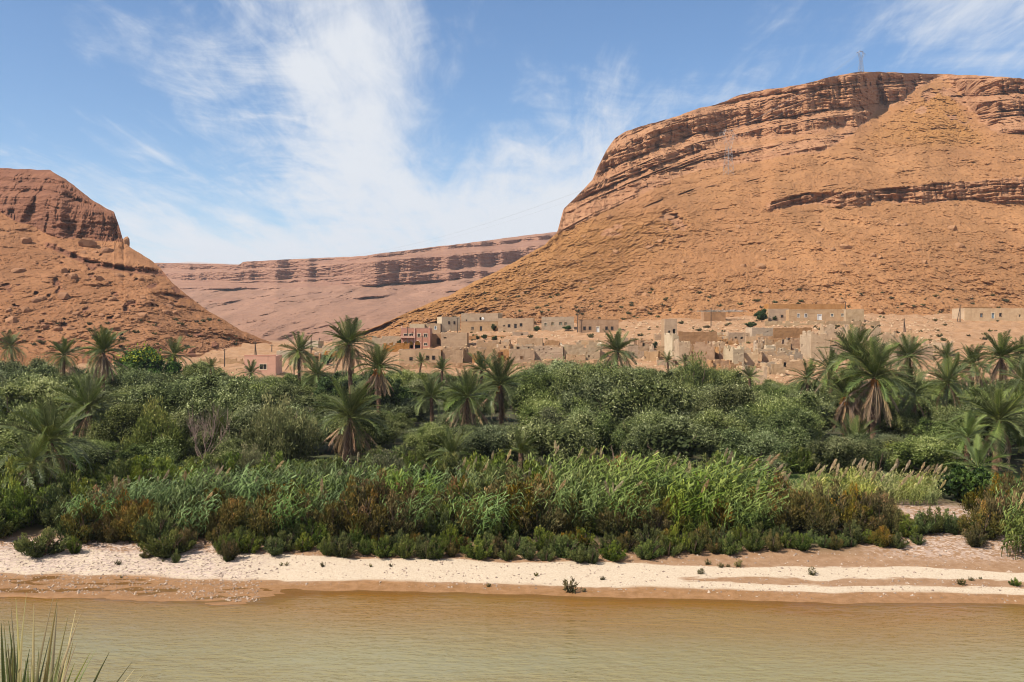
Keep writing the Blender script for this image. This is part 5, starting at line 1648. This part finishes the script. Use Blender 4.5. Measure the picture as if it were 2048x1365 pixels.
def free_wall(px0, px1, yt, yb, label, mat, ragged=.2, th=.5, yaw=0.0, seed=None, name='earth_wall', ops=(), cat='wall', Yd=None):
    seed = seed if seed is not None else int(px0 * 11 + yb * 5)
    Y = Yd or ground_hit((px0 + px1) / 2, yb); k = Y / F
    W, H = (px1 - px0) * k, (yb - yt) * k
    hole = []
    for o in ops:
        cx = (o[0] - px0) * k; cz = (yb - o[1]) * k
        hole.append((max(.1, cx - o[2] * k / 2), min(W - .1, cx + o[2] * k / 2), max(.02, cz - o[3] * k / 2), cz + o[3] * k / 2))
    me = wall_mesh(W, H, th, hole, .5, ragged, seed, .06, 0, mat)
    me.transform(Matrix.Translation((-W / 2, 0, 0)))
    o = add(name, me, None, (((px0 + px1) / 2 - 1024) * k, Y, CZ - (yb - HORIZON) * k), (0, 0, yaw)); tag(o, label, cat, None, 'thing')


def village():
    wn = lambda x, y, w=4.5, h=5, f=None, fi=None: (x, y, w, h, 'window', f, fi)
    dr = lambda x, y, w=4.5, h=9, f=None, fi=None: (x, y, w, h, 'door', f, fi)
    hl = lambda x, y, w=4, h=5: (x, y, w, h, 'hole')
    B = building
    # back row
    B('mud_house', 921, 997, 627, 660, 'long brown mud house with end walls coloured as sunlit', A_TAN, 7, -.22, [hl(932, 641, 3, 3), hl(961, 638, 4, 6)], side=A_CREAM, Yd=332)  # side walls in a lighter colour that stands for sunlight
    B('mud_house', 883, 921, 634, 659, 'cream mud house with two slit windows, coloured as sunlit', A_CREAM, 6, .35, [wn(898, 646, 2.5, 5), wn(909, 646, 2.5, 5)], Yd=328)  # cream house; its sunlit brightness is partly in the wall colour
    B('mud_house', 922, 996, 643, 664, 'low tan house with one dark door and one window', A_TAN, 6, 0, [wn(945, 657, 4.5, 6, M_TAN2), dr(962, 657.5, 5, 9, None, M_GLASS)], coping=A_PALE)
    B('mud_house', 996, 1067, 637, 660, 'flat-roofed tan house with a central dark doorway and two windows', A_TAN, 9, -.06, [wn(1018, 652, 4, 5), dr(1031, 653, 5, 8, None, M_GLASS), wn(1042, 650, 4, 5), hl(1008, 652, 3, 3)], Yd=320)
    B('mud_house', 1083, 1148, 634, 660, 'pale mud house with four green-shuttered windows', A_PALE, 8, -.06, [wn(1091, 649, 4.5, 6, A_PALE, M_GREENP), wn(1105, 648, 4.5, 6, A_PALE, M_GREENP), wn(1121, 648, 5, 7, A_PALE, M_GREENP), wn(1131, 648, 4.5, 6, A_PALE, M_GREENP)], Yd=318)
    B('mud_house', 1157, 1237, 640, 666, 'ochre-walled house with a pale door between four windows', A_RUST, 7, -.04, [wn(1169, 657, 4, 6), wn(1180, 657, 4, 6), dr(1195.5, 659.5, 6, 11, M_CREAMP, M_WHITE), wn(1213, 657, 4, 6), wn(1224, 657, 4, 6)], coping=A_OCHRE)
    B('mud_house', 849, 881, 647.5, 664, 'small brown house behind the pink house with sides coloured as sunlit', A_TAN, 6, -.12, [wn(871, 656, 4, 6, M_WHITE, M_BLUEP)], side=A_CREAM, Yd=326)  # sunlight on the sides is painted as a paler wall colour
    B('mud_house', 819, 849, 648, 668, 'cream block in a sunlit colour peeking over the pink house', A_CREAM, 5, .05, [], Yd=322)  # sunlit face of the brown house, its light put into the colour
    # the pink two-storey house
    r, Y, W, H = B('pink_house', 802, 860, 657, 698, 'two-storey pink house with yellow arches and a balcony', A_PINK, 8, 0.0,
                   [(812, 671.5, 8.5, 6.5, 'window', M_CREAMP), (822.5, 671.5, 8, 6.5, 'window', M_CREAMP), wn(838, 671, 6, 6.5, M_CREAMP), wn(851, 671, 6, 6.5, M_CREAMP), wn(851, 689, 6, 4.5, M_CREAMP),
                    (811.5, 690, 8, 15, 'arch'), (822, 690, 8, 15, 'arch'), (835, 689.5, 11, 15.5, 'arch')], coping=A_SALMON)
    k = Y / F
    add('balcony', boxm('balcony', A_SALMON, (-W / 2 - .1, -W / 2 + 26 * k, -.9, -.001, H * .53, H * .56), (-W / 2 - .1, -W / 2 + 26 * k, -.9, -.8, H * .56, H * .635)), r)
    add('pilaster', boxm('pilaster', A_SALMON, (-W / 2 + 26 * k, -W / 2 + 28 * k, -.25, -.002, 0, H * 1.02)), r)
    for sx in (-W / 2 + .15, W / 2 - .15): add('parapet_horn', boxm('parapet_horn', A_SALMON, (sx - .2, sx + .2, 0, .4, H + .1, H + .75)), r)
    LANDMARK.append((r.location.x, Y, 'the pink two-storey house'))
    free_wall(744, 801, 673, 694, 'olive-brown garden wall running up to the pink house', A_GREY, .12)
    B('mud_house', 882, 934, 666, 695, 'blank-faced earthen block beside the pink house with an open shed', A_TAN, 7, -.03, [hl(890, 676, 6, 2.5)], ragged=.0)
    B('shed', 862, 882, 668, 692, 'dark open shed leaning on the blank earthen block', A_RUST, 4, 0, [hl(876.5, 683, 7, 12)], cat='shed')
    B('hut', 1025, 1057, 664, 673, 'small brown hut with a low dark doorway', A_TAN, 4, 0, [hl(1044, 669, 4, 6)], cat='hut')
    # middle rows
    B('ruined_house', 953, 1019, 682, 696, 'low broken enclosure under the green hedge', A_TAN, 7, .04, [], False, .35, 'ruin')
    B('mud_house', 1034, 1085, 677, 695, 'squat mud house with a single round vent', A_TAN, 8, -.05, [hl(1066, 689, 3, 3)])
    B('ruined_house', 1088, 1118, 682, 697, 'collapsing lean-to beside the squat mud house', A_RUST, 6, -.1, [], False, .5, 'ruin')
    # lower row facing the grove
    B('mud_house', 798, 882, 700, 730, 'long low mud house with three small square windows above the grove', A_TAN, 8, .02, [wn(822, 718, 5, 5), wn(855, 716, 5, 7), wn(867, 716, 5, 7)], coping=None)
    B('mud_house', 885, 926, 695, 728, 'tall-fronted mud house with a lumpy roof edge', A_TAN, 8, .03, [hl(922, 699, 5, 4)], roof=True, ragged=.06)
    B('ruined_house', 928, 996, 691, 724, 'row of broken mud rooms with holes for beams', A_TAN, 8, 0, [hl(958, 697, 8, 4), hl(970, 699, 6, 4), hl(952, 711, 3, 4), hl(990, 715, 4, 8)], False, .28, 'ruin')
    B('mud_house', 1019, 1068, 700, 726, 'streaked mud house with a faint bricked-up door', A_TAN, 7, .02, [wn(1043, 716, 5, 6, A_TAN, A_RUST)], ragged=.05)
    B('mud_house', 1069, 1126, 693, 720, 'mud house pierced by a line of small vents', A_TAN, 8, -.03, [hl(1078, 700, 2.5, 3), hl(1087, 698, 2.5, 3), hl(1103, 697, 3, 5), hl(1092, 706, 2.5, 3)], ragged=.1)
    B('ruined_house', 1127, 1206, 687, 718, 'roofless hall with a dark weathered front and sides coloured as sunlit', A_GREY, 9, .05, [], False, .16, 'ruin', side=A_CREAM)  # grey front; the sun on the sides is coloured in
    B('ruined_house', 996, 1020, 690, 722, 'narrow gutted tower-house between two mud houses', A_RUST, 6, 0, [hl(1004, 708, 4, 8), hl(1012, 714, 3, 6)], False, .4, 'ruin')
    free_wall(1000, 1200, 721, 733, 'crumbling retaining wall along the top of the grove', A_TAN, .3)
    free_wall(800, 1000, 726, 738, 'low broken retaining wall below the long mud house', A_RUST, .35)
    free_wall(880, 1025, 672, 678, 'field wall crossing the slope above the hedge', A_OCHRE, .4)
    # left end
    B('pink_house', 489, 551, 712, 752, 'low salmon-pink house with one cream-framed window', A_SALMON, 7, .02, [wn(526, 734, 14, 10, M_CREAMP)], coping=A_PINK)
    B('mud_house', 607, 637, 682, 697, 'pale square house above the rubble slope', A_CREAM, 5, -.15, [], side=A_CREAM)
    B('mud_house', 644, 670, 693, 709, 'olive-tan house with sides coloured as sunlit above the rubble', A_GREY, 5, -.12, [hl(661, 699, 3, 3)], side=A_CREAM)  # sides lighter than the front to imitate sun on them
    B('mud_house', 553, 592, 702, 716, 'cream flat-roofed outbuilding behind the low pink house', A_CREAM, 5, 0, [])
    B('shed', 575, 640, 708, 722, 'rust-coloured shed with dark openings by the rubble slope', A_RUST, 4, 0, [hl(616, 716, 5, 7), hl(634, 714, 8, 6)], ragged=.15, cat='shed')
    B('mud_house', 665, 690, 672, 690, 'half-hidden tan house behind the tallest palm', A_PALE, 5, 0, [])
    free_wall(84, 158, 685, 699, 'pale earth wall at the foot of the brown scree', A_TAN, .1)
    free_wall(158, 216, 683, 696, 'lower earth wall running behind the curtained palm', A_RUST, .15)
    free_wall(219, 264, 692, 706, 'short pale wall beside the yellow-flowering tree', A_PALE, .05)
    free_wall(-40, 62, 691, 704, 'rust earth wall behind the slim palm', A_RUST, .2)
    free_wall(400, 488, 718, 728, 'broken field wall leading to the low pink house', A_TAN, .4)
    # watchtower and kasbah
    B('watchtower', 1329, 1354, 638, 706, 'slim square watchtower with two dark windows', A_TAN, 5, .02, [hl(1338.5, 664, 4, 5), hl(1348.5, 663, 5, 9)], True, 0, 'tower')
    B('ruined_house', 1256, 1308, 690, 716, 'small broken house with a dark upstairs doorway', A_TAN, 6, 0, [hl(1279.5, 696, 6, 11), hl(1267, 709, 4, 8), hl(1278, 707, 4, 6)], False, .32, 'ruin')
    B('ruined_house', 1288, 1316, 703, 724, 'cube-like ruin with a shadowed side wall', A_TAN, 5, -.25, [], False, .1, 'ruin')
    free_wall(1262, 1300, 679, 692, 'two broken wall stubs above the small broken house', A_PALE, .65)
    free_wall(1306, 1345, 692, 712, 'garden wall with a doorway beside the watchtower', A_TAN, .15, ops=[(1337, 704, 4, 14)])
    B('ruined_house', 1345, 1358, 668, 722, 'cream wall end of the kasbah', A_CREAM, 8, .1, [], False, .1, 'ruin')
    B('ruined_house', 1357, 1381, 679, 728, 'bright bulging kasbah tower with vertical cracks', A_PALE, 8, .06, [hl(1375, 690, 3, 10)], False, .10, 'ruin')
    B('ruined_house', 1382, 1429, 684, 728, 'cracked brown kasbah wall with a deep split', A_RUST, 8, -.02, [hl(1385, 704, 4, 30), hl(1412, 706, 4, 6)], False, .30, 'ruin')
    free_wall(1357, 1434, 664, 684, 'long ochre wall behind the kasbah', A_OCHRE, .08, Yd=268)
    B('ruined_house', 1428, 1457, 669, 690, 'whitish broken room perched above a rubble slope', A_PALE, 6, .1, [], False, .3, 'ruin')
    B('mud_house', 1457, 1504, 666, 684, 'tan house with a pair of square black windows', A_TAN, 6, 0, [hl(1471.5, 676, 4, 5), hl(1483.5, 676, 5, 4)], ragged=.05)
    B('mud_house', 1504, 1547, 656, 686, 'bright mud-brick block with notched parapet', A_PALE, 7, .02, [hl(1536, 664, 2, 2)], ragged=.07)
    B('ruined_house', 1547, 1624, 657, 684, 'long roofless hall with an ochre inner wall', A_TAN, 11, 0, [], False, .35, 'ruin', topf=lambda x: .62)
    free_wall(1547, 1624, 656.5, 668, 'ochre inner wall standing above the long roofless hall', A_OCHRE, .06, Yd=262)
    # the heart of the ruins
    B('ruined_house', 1438, 1470, 690, 722, 'rough stone ruin with a black arch-like hollow', A_RUST, 8, .1, [hl(1443, 703, 6, 6), hl(1462, 712, 5, 5)], False, .42, 'ruin', crack=.15)
    B('ruined_house', 1466, 1488, 694, 732, 'tall pale gable with a sharp dark edge', A_CREAM, 7, .12, [hl(1476, 708, 2, 2)], False, .12, 'ruin')
    B('ruined_house', 1486, 1516, 684, 730, 'leaning cream wall with a torn roof edge', A_PALE, 8, -.08, [hl(1495, 703, 14, 6)], False, .38, 'ruin')
    B('ruined_house', 1516, 1530, 682, 706, 'narrow ruin with a tall black doorway', A_TAN, 5, 0, [hl(1524.5, 693, 6, 12)], False, .15, 'ruin')
    B('ruined_house', 1531, 1582, 676, 702, 'curved broken room with beam holes along its top', A_TAN, 7, .05, [hl(1566, 687, 5, 2)], False, .35, 'ruin')
    B('ruined_house', 1533, 1552, 692, 708, 'white porch of two square pillars among the ruins', A_CREAM, 4, 0, [hl(1542, 701, 2.5, 7), hl(1549, 701, 2.5, 6)], False, .12, 'ruin')
    B('mud_house', 1552, 1576, 690, 708, 'small smooth tan block among the ruins', A_TAN, 5, -.04, [])
    B('ruined_house', 1584, 1607, 671, 698, 'gutted red-brown tower room with a hollow side', A_RUST, 6, .1, [hl(1602, 682, 6, 16)], False, .2, 'ruin')
    B('mud_house', 1606, 1623, 670, 700, 'box room with a jutting upper storey', A_TAN, 5, 0, [hl(1613, 685, 10, 1.5)])
    B('ruined_house', 1526, 1574, 705, 724, 'low wall of mud brick round a rubble court', A_TAN, 6, 0, [], False, .2, 'ruin')
    B('ruined_house', 1573, 1606, 698, 724, 'rubble-choked room with a slumped grey wall', A_GREY, 6, .1, [hl(1588, 707, 6, 4)], False, .5, 'ruin', crack=.15)
    B('ruined_house', 1564, 1620, 720, 744, 'long cream-topped house with two black doorways', A_TAN, 9, -.02, [hl(1570.5, 729, 6, 12), hl(1611, 729, 5, 7)], True, .10, 'ruin')
    B('ruined_house', 1537, 1571, 728, 752, 'fallen house with slabs of roof over a dark gap', A_PALE, 7, .02, [hl(1541, 741, 4, 13)], False, .25, 'ruin')
    B('ruined_house', 1484, 1534, 734, 768, 'roofless courtyard with an ochre back wall', A_PALE, 7, 0, [], False, .12, 'ruin', topf=lambda x: .55 if .08 < x < .9 else 1)
    free_wall(1486, 1526, 733, 755, 'ochre back wall inside the roofless courtyard', A_OCHRE, .05, Yd=211)
    B('ruined_house', 1440, 1484, 724, 760, 'crumbled terraces of rust-coloured earth', A_RUST, 8, .06, [hl(1452, 730, 4, 10)], False, .5, 'ruin')
    B('ruined_house', 1622, 1660, 663, 722, 'tall bright ruin dotted with small square holes', A_PALE, 8, .05, [hl(1634, 686, 2, 2), hl(1641, 695, 2, 2), hl(1648, 686, 2, 2), hl(1632, 697, 2, 2), hl(1654, 700, 2, 2)], False, .13, 'ruin')
    B('ruined_house', 1650, 1697, 650, 680, 'jagged upper ruin of thin standing walls', A_PALE, 7, 0, [hl(1661, 660, 3, 5), hl(1672, 661, 4, 5), hl(1688, 660, 4, 6)], False, .45, 'ruin')
    B('ruined_house', 1660, 1700, 677, 714, 'ruin with two slot windows beside the tall bright ruin', A_TAN, 7, .02, [hl(1662, 680, 6, 3), hl(1681, 694, 7, 4)], False, .25, 'ruin')
    B('ruined_house', 1696, 1762, 652, 690, 'long grey broken house with a square dark window', A_GREY, 8, -.02, [hl(1703, 660, 7, 7), hl(1740, 668, 4, 5)], False, .3, 'ruin')
    B('ruined_house', 1762, 1794, 665, 718, 'broken tower with a tall bright face and one window', A_PALE, 7, .12, [hl(1781, 685, 6, 15)], False, .18, 'ruin')
    B('ruined_house', 1794, 1830, 662, 712, 'weathered gable ruin beside the broken tower', A_TAN, 7, -.08, [], False, .32, 'ruin')
    B('ruined_house', 1832, 1866, 684, 722, 'eroded wall with rows of beam holes', A_TAN, 6, -.05, [hl(1840, 698, 2, 2), hl(1846, 698, 2, 2), hl(1853, 698, 2, 2), hl(1860, 699, 2, 2), hl(1845, 720, 2, 2)], False, .35, 'ruin')
    B('ruined_house', 1868, 1886, 690, 716, 'stub of wall between the eroded wall and the last ruin', A_PALE, 5, 0, [], False, .4, 'ruin')
    B('ruined_house', 1884, 1907, 682, 714, 'last square ruin on the bare slope', A_PALE, 6, .05, [], False, .12, 'ruin')
    # houses above the ruins
    B('hut', 1408, 1451, 625, 643, 'small ochre hut roofed with brushwood', A_OCHRE, 7, -.06, [], cat='hut', side=A_RUST)
    B('mud_house', 1578, 1692, 620, 643, 'long tan house with white-framed windows and a white door', A_TAN, 8, 0, [wn(1597, 631.5, 4.5, 6, M_WHITE), wn(1611.5, 631.5, 4.5, 6, M_WHITE), dr(1639, 635, 8, 11, M_WHITE, M_WHITE), wn(1664, 631, 5, 6, M_CREAMP, M_BLUEP), wn(1685, 630.5, 5, 6, M_CREAMP, M_BLUEP)], coping=A_PALE)
    B('mud_house', 1537, 1578, 618, 643, 'set-back tan wing of the long house with one dark window', A_TAN, 7, 0, [wn(1564, 633, 3.5, 4)])
    B('mud_house', 1692, 1728, 619, 645, 'stone-built annex with an oven hole beside the long house', A_GREY, 7, -.04, [hl(1706, 642, 5, 5)], ragged=.06)
    B('mud_house', 1537, 1690, 608.5, 626, 'rust-brown upper enclosure behind the long house', A_OCHRE, 6, 0, [hl(1684, 614.5, 4.5, 6)], roof=False, Yd=334)
    free_wall(1530, 1650, 643, 652, 'stone terrace wall below the long tan house', A_GREY, .3, name='terrace_wall')
    free_wall(1650, 1760, 643, 651, 'stone terrace wall below the stone-built annex', A_GREY, .3, name='terrace_wall')
    B('mud_house', 1929, 2075, 617, 643, 'wide pale house with blue-grey doors at the foot of the mountainside', A_PALE, 9, 0, [wn(1963, 631, 4, 6, None, M_BLUEP), dr(1986, 632, 6, 11, M_CREAMP, M_BLUEP), wn(2001, 630, 4, 6), hl(2040, 632, 3, 5)], coping=None)
    B('mud_house', 1926, 1985, 614, 628, 'ochre rear enclosure of the wide pale house', A_OCHRE, 5, 0, [], roof=False, Yd=325)
    # more broken rooms crowded between the named ruins
    rg = np.random.default_rng(17)
    what = ('roofless room', 'gutted house', 'leaning ruin', 'half-fallen store', 'broken tower stump')
    near = ('in the ruined quarter behind the roofless courtyard', 'on the terraces above the grove', 'among the mud houses of the lower row', 'on the rubble slope near the low pink house')
    for n_, (xa, xb, ya, yb, w0) in ((22, (1262, 1880, 690, 756, 0)), (10, (1240, 1860, 676, 700, 1)), (9, (930, 1220, 690, 728, 2)), (7, (560, 780, 700, 726, 3))):
        for i in range(n_):
            x = rg.uniform(xa, xb); wd = rg.uniform(22, 52); b = rg.uniform(ya, yb)
            if w0 == 0: b = min(b, itp(x, [(1262, 726), (1430, 740), (1480, 764), (1620, 752), (1760, 730), (1900, 718)]))
            mt = (A_TAN, A_PALE, A_RUST, A_TAN, A_GREY, A_OCHRE)[int(rg.integers(0, 6))]
            ops = [hl(x + wd * rg.uniform(.25, .75), b - rg.uniform(5, 9), rg.uniform(2.5, 5), rg.uniform(3, 9))] if rg.random() < .7 else []
            tone = {A_TAN: 'tan', A_PALE: 'pale', A_RUST: 'rust-brown', A_GREY: 'greyish', A_OCHRE: 'ochre'}[mt]
            B('ruined_house', x, x + wd, b - rg.uniform(9, 22), b, f"{tone} {what[int(rg.integers(0, 5))]} {near[w0]}", mt, rg.uniform(4, 7), rg.normal() * .15, ops, rg.random() < .25, rg.uniform(.06, .4), 'ruin', seed=900 + i + 50 * w0, group='small ruins of the village')
    # brushwood heap on and beside the hut
    rng = np.random.default_rng(3)
    for px, py, s, lab in ((1425, 622, 1.0, 'grey brushwood heaped on the ochre hut'), (1400, 646, .9, 'grey brushwood pile on the ground below the ochre hut'), (1462, 622, .8, 'tangled brushwood beside the ochre hut')):
        Y = ground_hit(px, 643) + 2; k = Y / F
        mb = MB(); n = 420
        C = rng.normal(size=(n, 3)) * np.array([2.6, 1.6, .35]) * s; C[:, 2] = np.abs(C[:, 2])
        A = rng.normal(size=(n, 3)) * np.array([1, 1, .25])
        mb.leaves(C, A, 1.5 * s, .09, rng.random(n), rng)
        o = add('brushwood_pile', mb.mesh('brushwood_pile', M_BRUSH), None, ((px - 1024) * k, Y, CZ - (py + 2 - HORIZON) * k)); tag(o, lab, 'brushwood')
    # telegraph poles
    for px, y0, y1, lab in ((773, 648, 676, 'thin utility pole at the garden wall of the pink house'), (815, 653, 699, 'utility pole standing before the pink house balcony'), (844, 671, 700, 'short thick pole before the pink house'),
                            (914.5, 636, 666, 'leaning pole beside the cream slit-windowed house'), (1155, 629, 668, 'pole between the green-shuttered and the ochre-walled house'), (1422, 615, 652, 'thin pole in front of the ochre hut'),
                            (1690.6, 604, 641, 'pole at the corner of the long tan house'), (1808, 637, 664, 'forked pole above the weathered gable ruin'), (1920, 610, 646, 'slanting braced pole beside the wide pale house'),
                            (449, 698, 736, 'thin pole by the broken field wall'), (510, 683, 716, 'stout pole behind the low pink house'), (543.5, 689, 704, 'small far pole beyond the low pink house'),
                            (622, 670, 718, 'tall pole by the rust-coloured shed'), (639, 676, 692, 'paired thin pole behind the pale square house')):
        Y = ground_hit(px, y1); k = Y / F; h = (y1 - y0) * k
        root = add('utility_pole', None, loc=((px - 1024) * k, Y, CZ - (y1 - HORIZON) * k)); tag(root, lab, 'pole', 'utility poles of the village')
        mb = MB(); mb.tube([(0, 0, -.6), (.02, 0, h * .5), (.05, 0, h)], [.17, .15, .11], 6); add('post', mb.mesh('post', M_POLE), root)
        mb = MB(); mb.tube([(-.45, 0, h - .35), (.55, 0, h - .3)], [.06, .06], 4); add('crossarm', mb.mesh('crossarm', M_POLE), root)
        if px in (1808, 1920, 510):
            mb = MB(); mb.tube([((-1.1 if px == 1920 else .55), 0, -.5), (.05, 0, h * .92)], [.14, .1], 5); add('brace', mb.mesh('brace', M_POLE), root)
    # hedge, bushes among the houses
    for px, yb, H, w, lab in ((970, 681, 1.5, 1.3, 'dark prickly-pear hedge under the row of houses'), (990, 681, 1.4, 1.3, 'second clump of the prickly-pear hedge'), (955, 680, 1.2, 1.1, 'smaller clump ending the prickly-pear hedge'),
                              (1524, 645, 4.2, 1.0, 'dark round tree beside the set-back tan wing'), (1549, 643, 1.8, 1.2, 'low bush between the dark round tree and the long house'), (801, 696, 2.4, .9, 'green bush at the corner of the pink house'),
                              (895, 664, 1.7, 1.6, 'green shrubbery below the cream slit-windowed house'), (988, 663, 2.4, .7, 'grey bush between two tan houses'), (1073, 664, 1.8, 1.0, 'bush at the shaded end of the flat-roofed house'),
                              (1135, 662, 1.5, 2.0, 'pale brush heap before the green-shuttered house'), (1310, 704, 2.4, .9, 'yellow-green shrub beside the small broken house'), (1270, 640, 1.6, 1.5, 'dark scrub bush on the slope above the houses'),
                              (655, 730, 2.6, 1.3, 'fresh green cactus-like shrub on the rubble slope'), (1500, 655, 1.8, 2.0, 'straggling green bush above the notched block'), (1350, 606, 1.5, 1.2, 'green bush low on the mountainside')):
        Y = ground_hit(px, yb); X, Y, g = place(px, Y)
        s = H / 4.6
        root = add('village_bush', None, loc=(X, Y, g - .05), rot=(0, 0, px)); tag(root, lab, 'bush')
        add('foliage', c_village, root, scale=(s * w * 1.1, s * w * 1.1, s)); add('stems', t_norm[0], root, scale=(s * .8, s * .8, s * .8))
    # rubble between the ruins
    n = 9500
    px = np.where(rng.random(n) < .7, rng.uniform(1250, 1910, n), rng.uniform(560, 1250, n)); Y = rng.uniform(196, 330, n)
    X = (px - 1024) / F * Y
    P = np.stack([X, Y, gz(X, Y)], -1)
    V, T, a = rocks_mesh(n, 8, .42, P)
    tag(add('rubble', mesh_of('rubble', V, T, dict(tint=a), mat_stone('rubble_earth', (.58, .40, .25), (.36, .22, .12)))), 'rubble of fallen earth walls among the ruins', None, None, 'stuff')
    # satellite dish on the low tan house
    Y = ground_hit(962, 664); k = Y / F
    mb = MB(); an = np.linspace(0, 2 * np.pi, 13)[:-1]
    rings = [(.0, 0.0), (.3, .04), (.55, .14)]
    V = [(0, 0, 0)] + [(r * math.cos(t), d - .14, r * math.sin(t)) for r, d in rings[1:] for t in an]
    Tt = [(0, 1 + i, 1 + (i + 1) % 12) for i in range(12)]; Qd = [(1 + i, 13 + i, 13 + (i + 1) % 12, 1 + (i + 1) % 12) for i in range(12)]
    root = add('satellite_dish', None, loc=((966 - 1024) * k, Y + .3, CZ - (643 - HORIZON) * k)); tag(root, 'white satellite dish on the roof of the low tan house', 'dish')
    mb.put(V, Qd, Tt); d_ = add('dish', mb.mesh('dish', M_WHITE), root, (0, 0, .9), (-.5, 0, .6))
    mb = MB(); mb.tube([(0, 0, -.3), (0, 0, .9)], [.05, .05], 5); add('mast', mb.mesh('mast', M_STEEL), root)






M_TAN2 = A_PALE
village()


def pylon(px, y_top, Y, zbase, label, thick=.09):
    """lattice mast with a heart-shaped head carrying three cross-arms"""
    k = Y / F
    zt = CZ - (y_top - HORIZON) * k; h = zt - zbase
    root = add('power_pylon', None, loc=((px - 1024) * k, Y, zbase), rot=(0, 0, .5)); tag(root, label, 'pylon', 'power pylons on the mountain')
    r = thick
    bw, nw, hw = h * .085, h * .045, h * .13       # half widths of base, neck and head
    zn, zh = h * .60, h * .97
    mb = MB()
    lv = [0, .14, .27, .39, .50, .60]
    at = lambda f: bw + (nw - bw) * (f / .60)
    for sx, sy in ((1, 1), (1, -1), (-1, 1), (-1, -1)): mb.tube([(sx * bw, sy * bw, -.5), (sx * nw, sy * nw, zn)], [r, r], 4)
    for a, b in zip(lv[:-1], lv[1:]):
        wa, wb = at(a), at(b)
        for (p, q) in (((1, 1), (1, -1)), ((1, -1), (-1, -1)), ((-1, -1), (-1, 1)), ((-1, 1), (1, 1))):
            mb.tube([(p[0] * wa, p[1] * wa, a * h), (q[0] * wb, q[1] * wb, b * h)], [r * .6, r * .6], 3)
            mb.tube([(q[0] * wa, q[1] * wa, a * h), (p[0] * wb, p[1] * wb, b * h)], [r * .6, r * .6], 3)
    add('lattice_body', mb.mesh('lattice_body', M_STEEL), root)
    mb = MB()
    for sx in (-1, 1):
        for sy in (-1, 1):
            mb.tube([(sx * nw, sy * nw, zn), (sx * hw * 1.05, sy * nw * .6, h * .86), (sx * hw * .75, sy * nw * .4, zh)], [r, r, r], 4)
            mb.tube([(sx * nw * .2, sy * nw, zn), (sx * hw * .7, sy * nw * .6, h * .84)], [r * .7, r * .7], 3)
        for f_ in (.68, .76, .84):
            x = nw + (hw * 1.05 - nw) * (f_ - .6) / .26
            mb.tube([(sx * x, -nw * .7, f_ * h), (sx * x * .7, nw * .7, (f_ + .06) * h)], [r * .6, r * .6], 3)
    add('head_fork', mb.mesh('head_fork', M_STEEL), root)
    mb = MB()
    for dz in (0, -.035): mb.tube([(-hw * .8, 0, zh + dz * h), (hw * .8, 0, zh + dz * h)], [r, r], 4)
    for q in np.linspace(-.75, .6, 6): mb.tube([(q * hw, 0, zh), ((q + .15) * hw, 0, zh - .035 * h)], [r * .6, r * .6], 3)
    add('crossbeam', mb.mesh('crossbeam', M_STEEL), root)
    for sx in (-1, 1):
        mb = MB()
        mb.tube([(sx * hw, 0, h * .90), (sx * hw * 1.9, 0, h * .885)], [r, r], 4); mb.tube([(sx * hw, 0, h * .86), (sx * hw * 1.9, 0, h * .885)], [r, r], 4)
        mb.tube([(sx * hw * 1.85, 0, h * .88), (sx * hw * 1.85, 0, h * .82)], [r * 1.3, r * 1.3], 4)
        add('side_arm', mb.mesh('side_arm', M_STEEL), root)
    return root.location.x, Y, zbase, h, hw


def pylons():
    p = hill_at('right_hillside', 1457, 350)
    a = pylon(1457, 258, float(p[1]) - 1, float(p[2]) - .5, 'pale lattice pylon standing against the banded cliffs')
    rim = hill_at('right_hillside', 1722, 146)
    Y2 = float(rim[1]) + 22
    b = pylon(1722, 101, Y2, CZ - (150 - HORIZON) / F * Y2, 'lattice pylon on the skyline of the mountain', .11)
    far = ray(560, 518, 1560)
    for i, (dx, dz) in enumerate(((-1.8, .82), (1.8, .82), (0, .93))):
        A = np.array([a[0] + dx * a[4] * .85, a[1] + dx * a[4] * .45, a[2] + a[3] * dz]); Bp = np.array(far) + np.array([dx * 3, 0, dz * 6])
        t = np.linspace(0, 1, 26)[:, None]
        P = A * (1 - t) + Bp * t - np.array([0, 0, 1.0]) * (4 * t * (1 - t)) * 26
        mb = MB(); mb.tube(P, .022, 4, False)
        tag(add('power_cable', mb.mesh('power_cable', M_STEEL)), 'power cable sagging from the pylon across the valley', 'cable', 'power cables over the valley')
        C = np.array([b[0] + dx * b[4] * .85, b[1] + dx * b[4] * .45, b[2] + b[3] * dz])
        P = A * (1 - t) + C * t - np.array([0, 0, 1.0]) * (4 * t * (1 - t)) * 3
        mb = MB(); mb.tube(P, .035, 4, False)
        tag(add('power_cable', mb.mesh('power_cable', M_STEEL)), 'power cable strung between the two mountain pylons', 'cable', 'power cables on the mountain')


pylons()
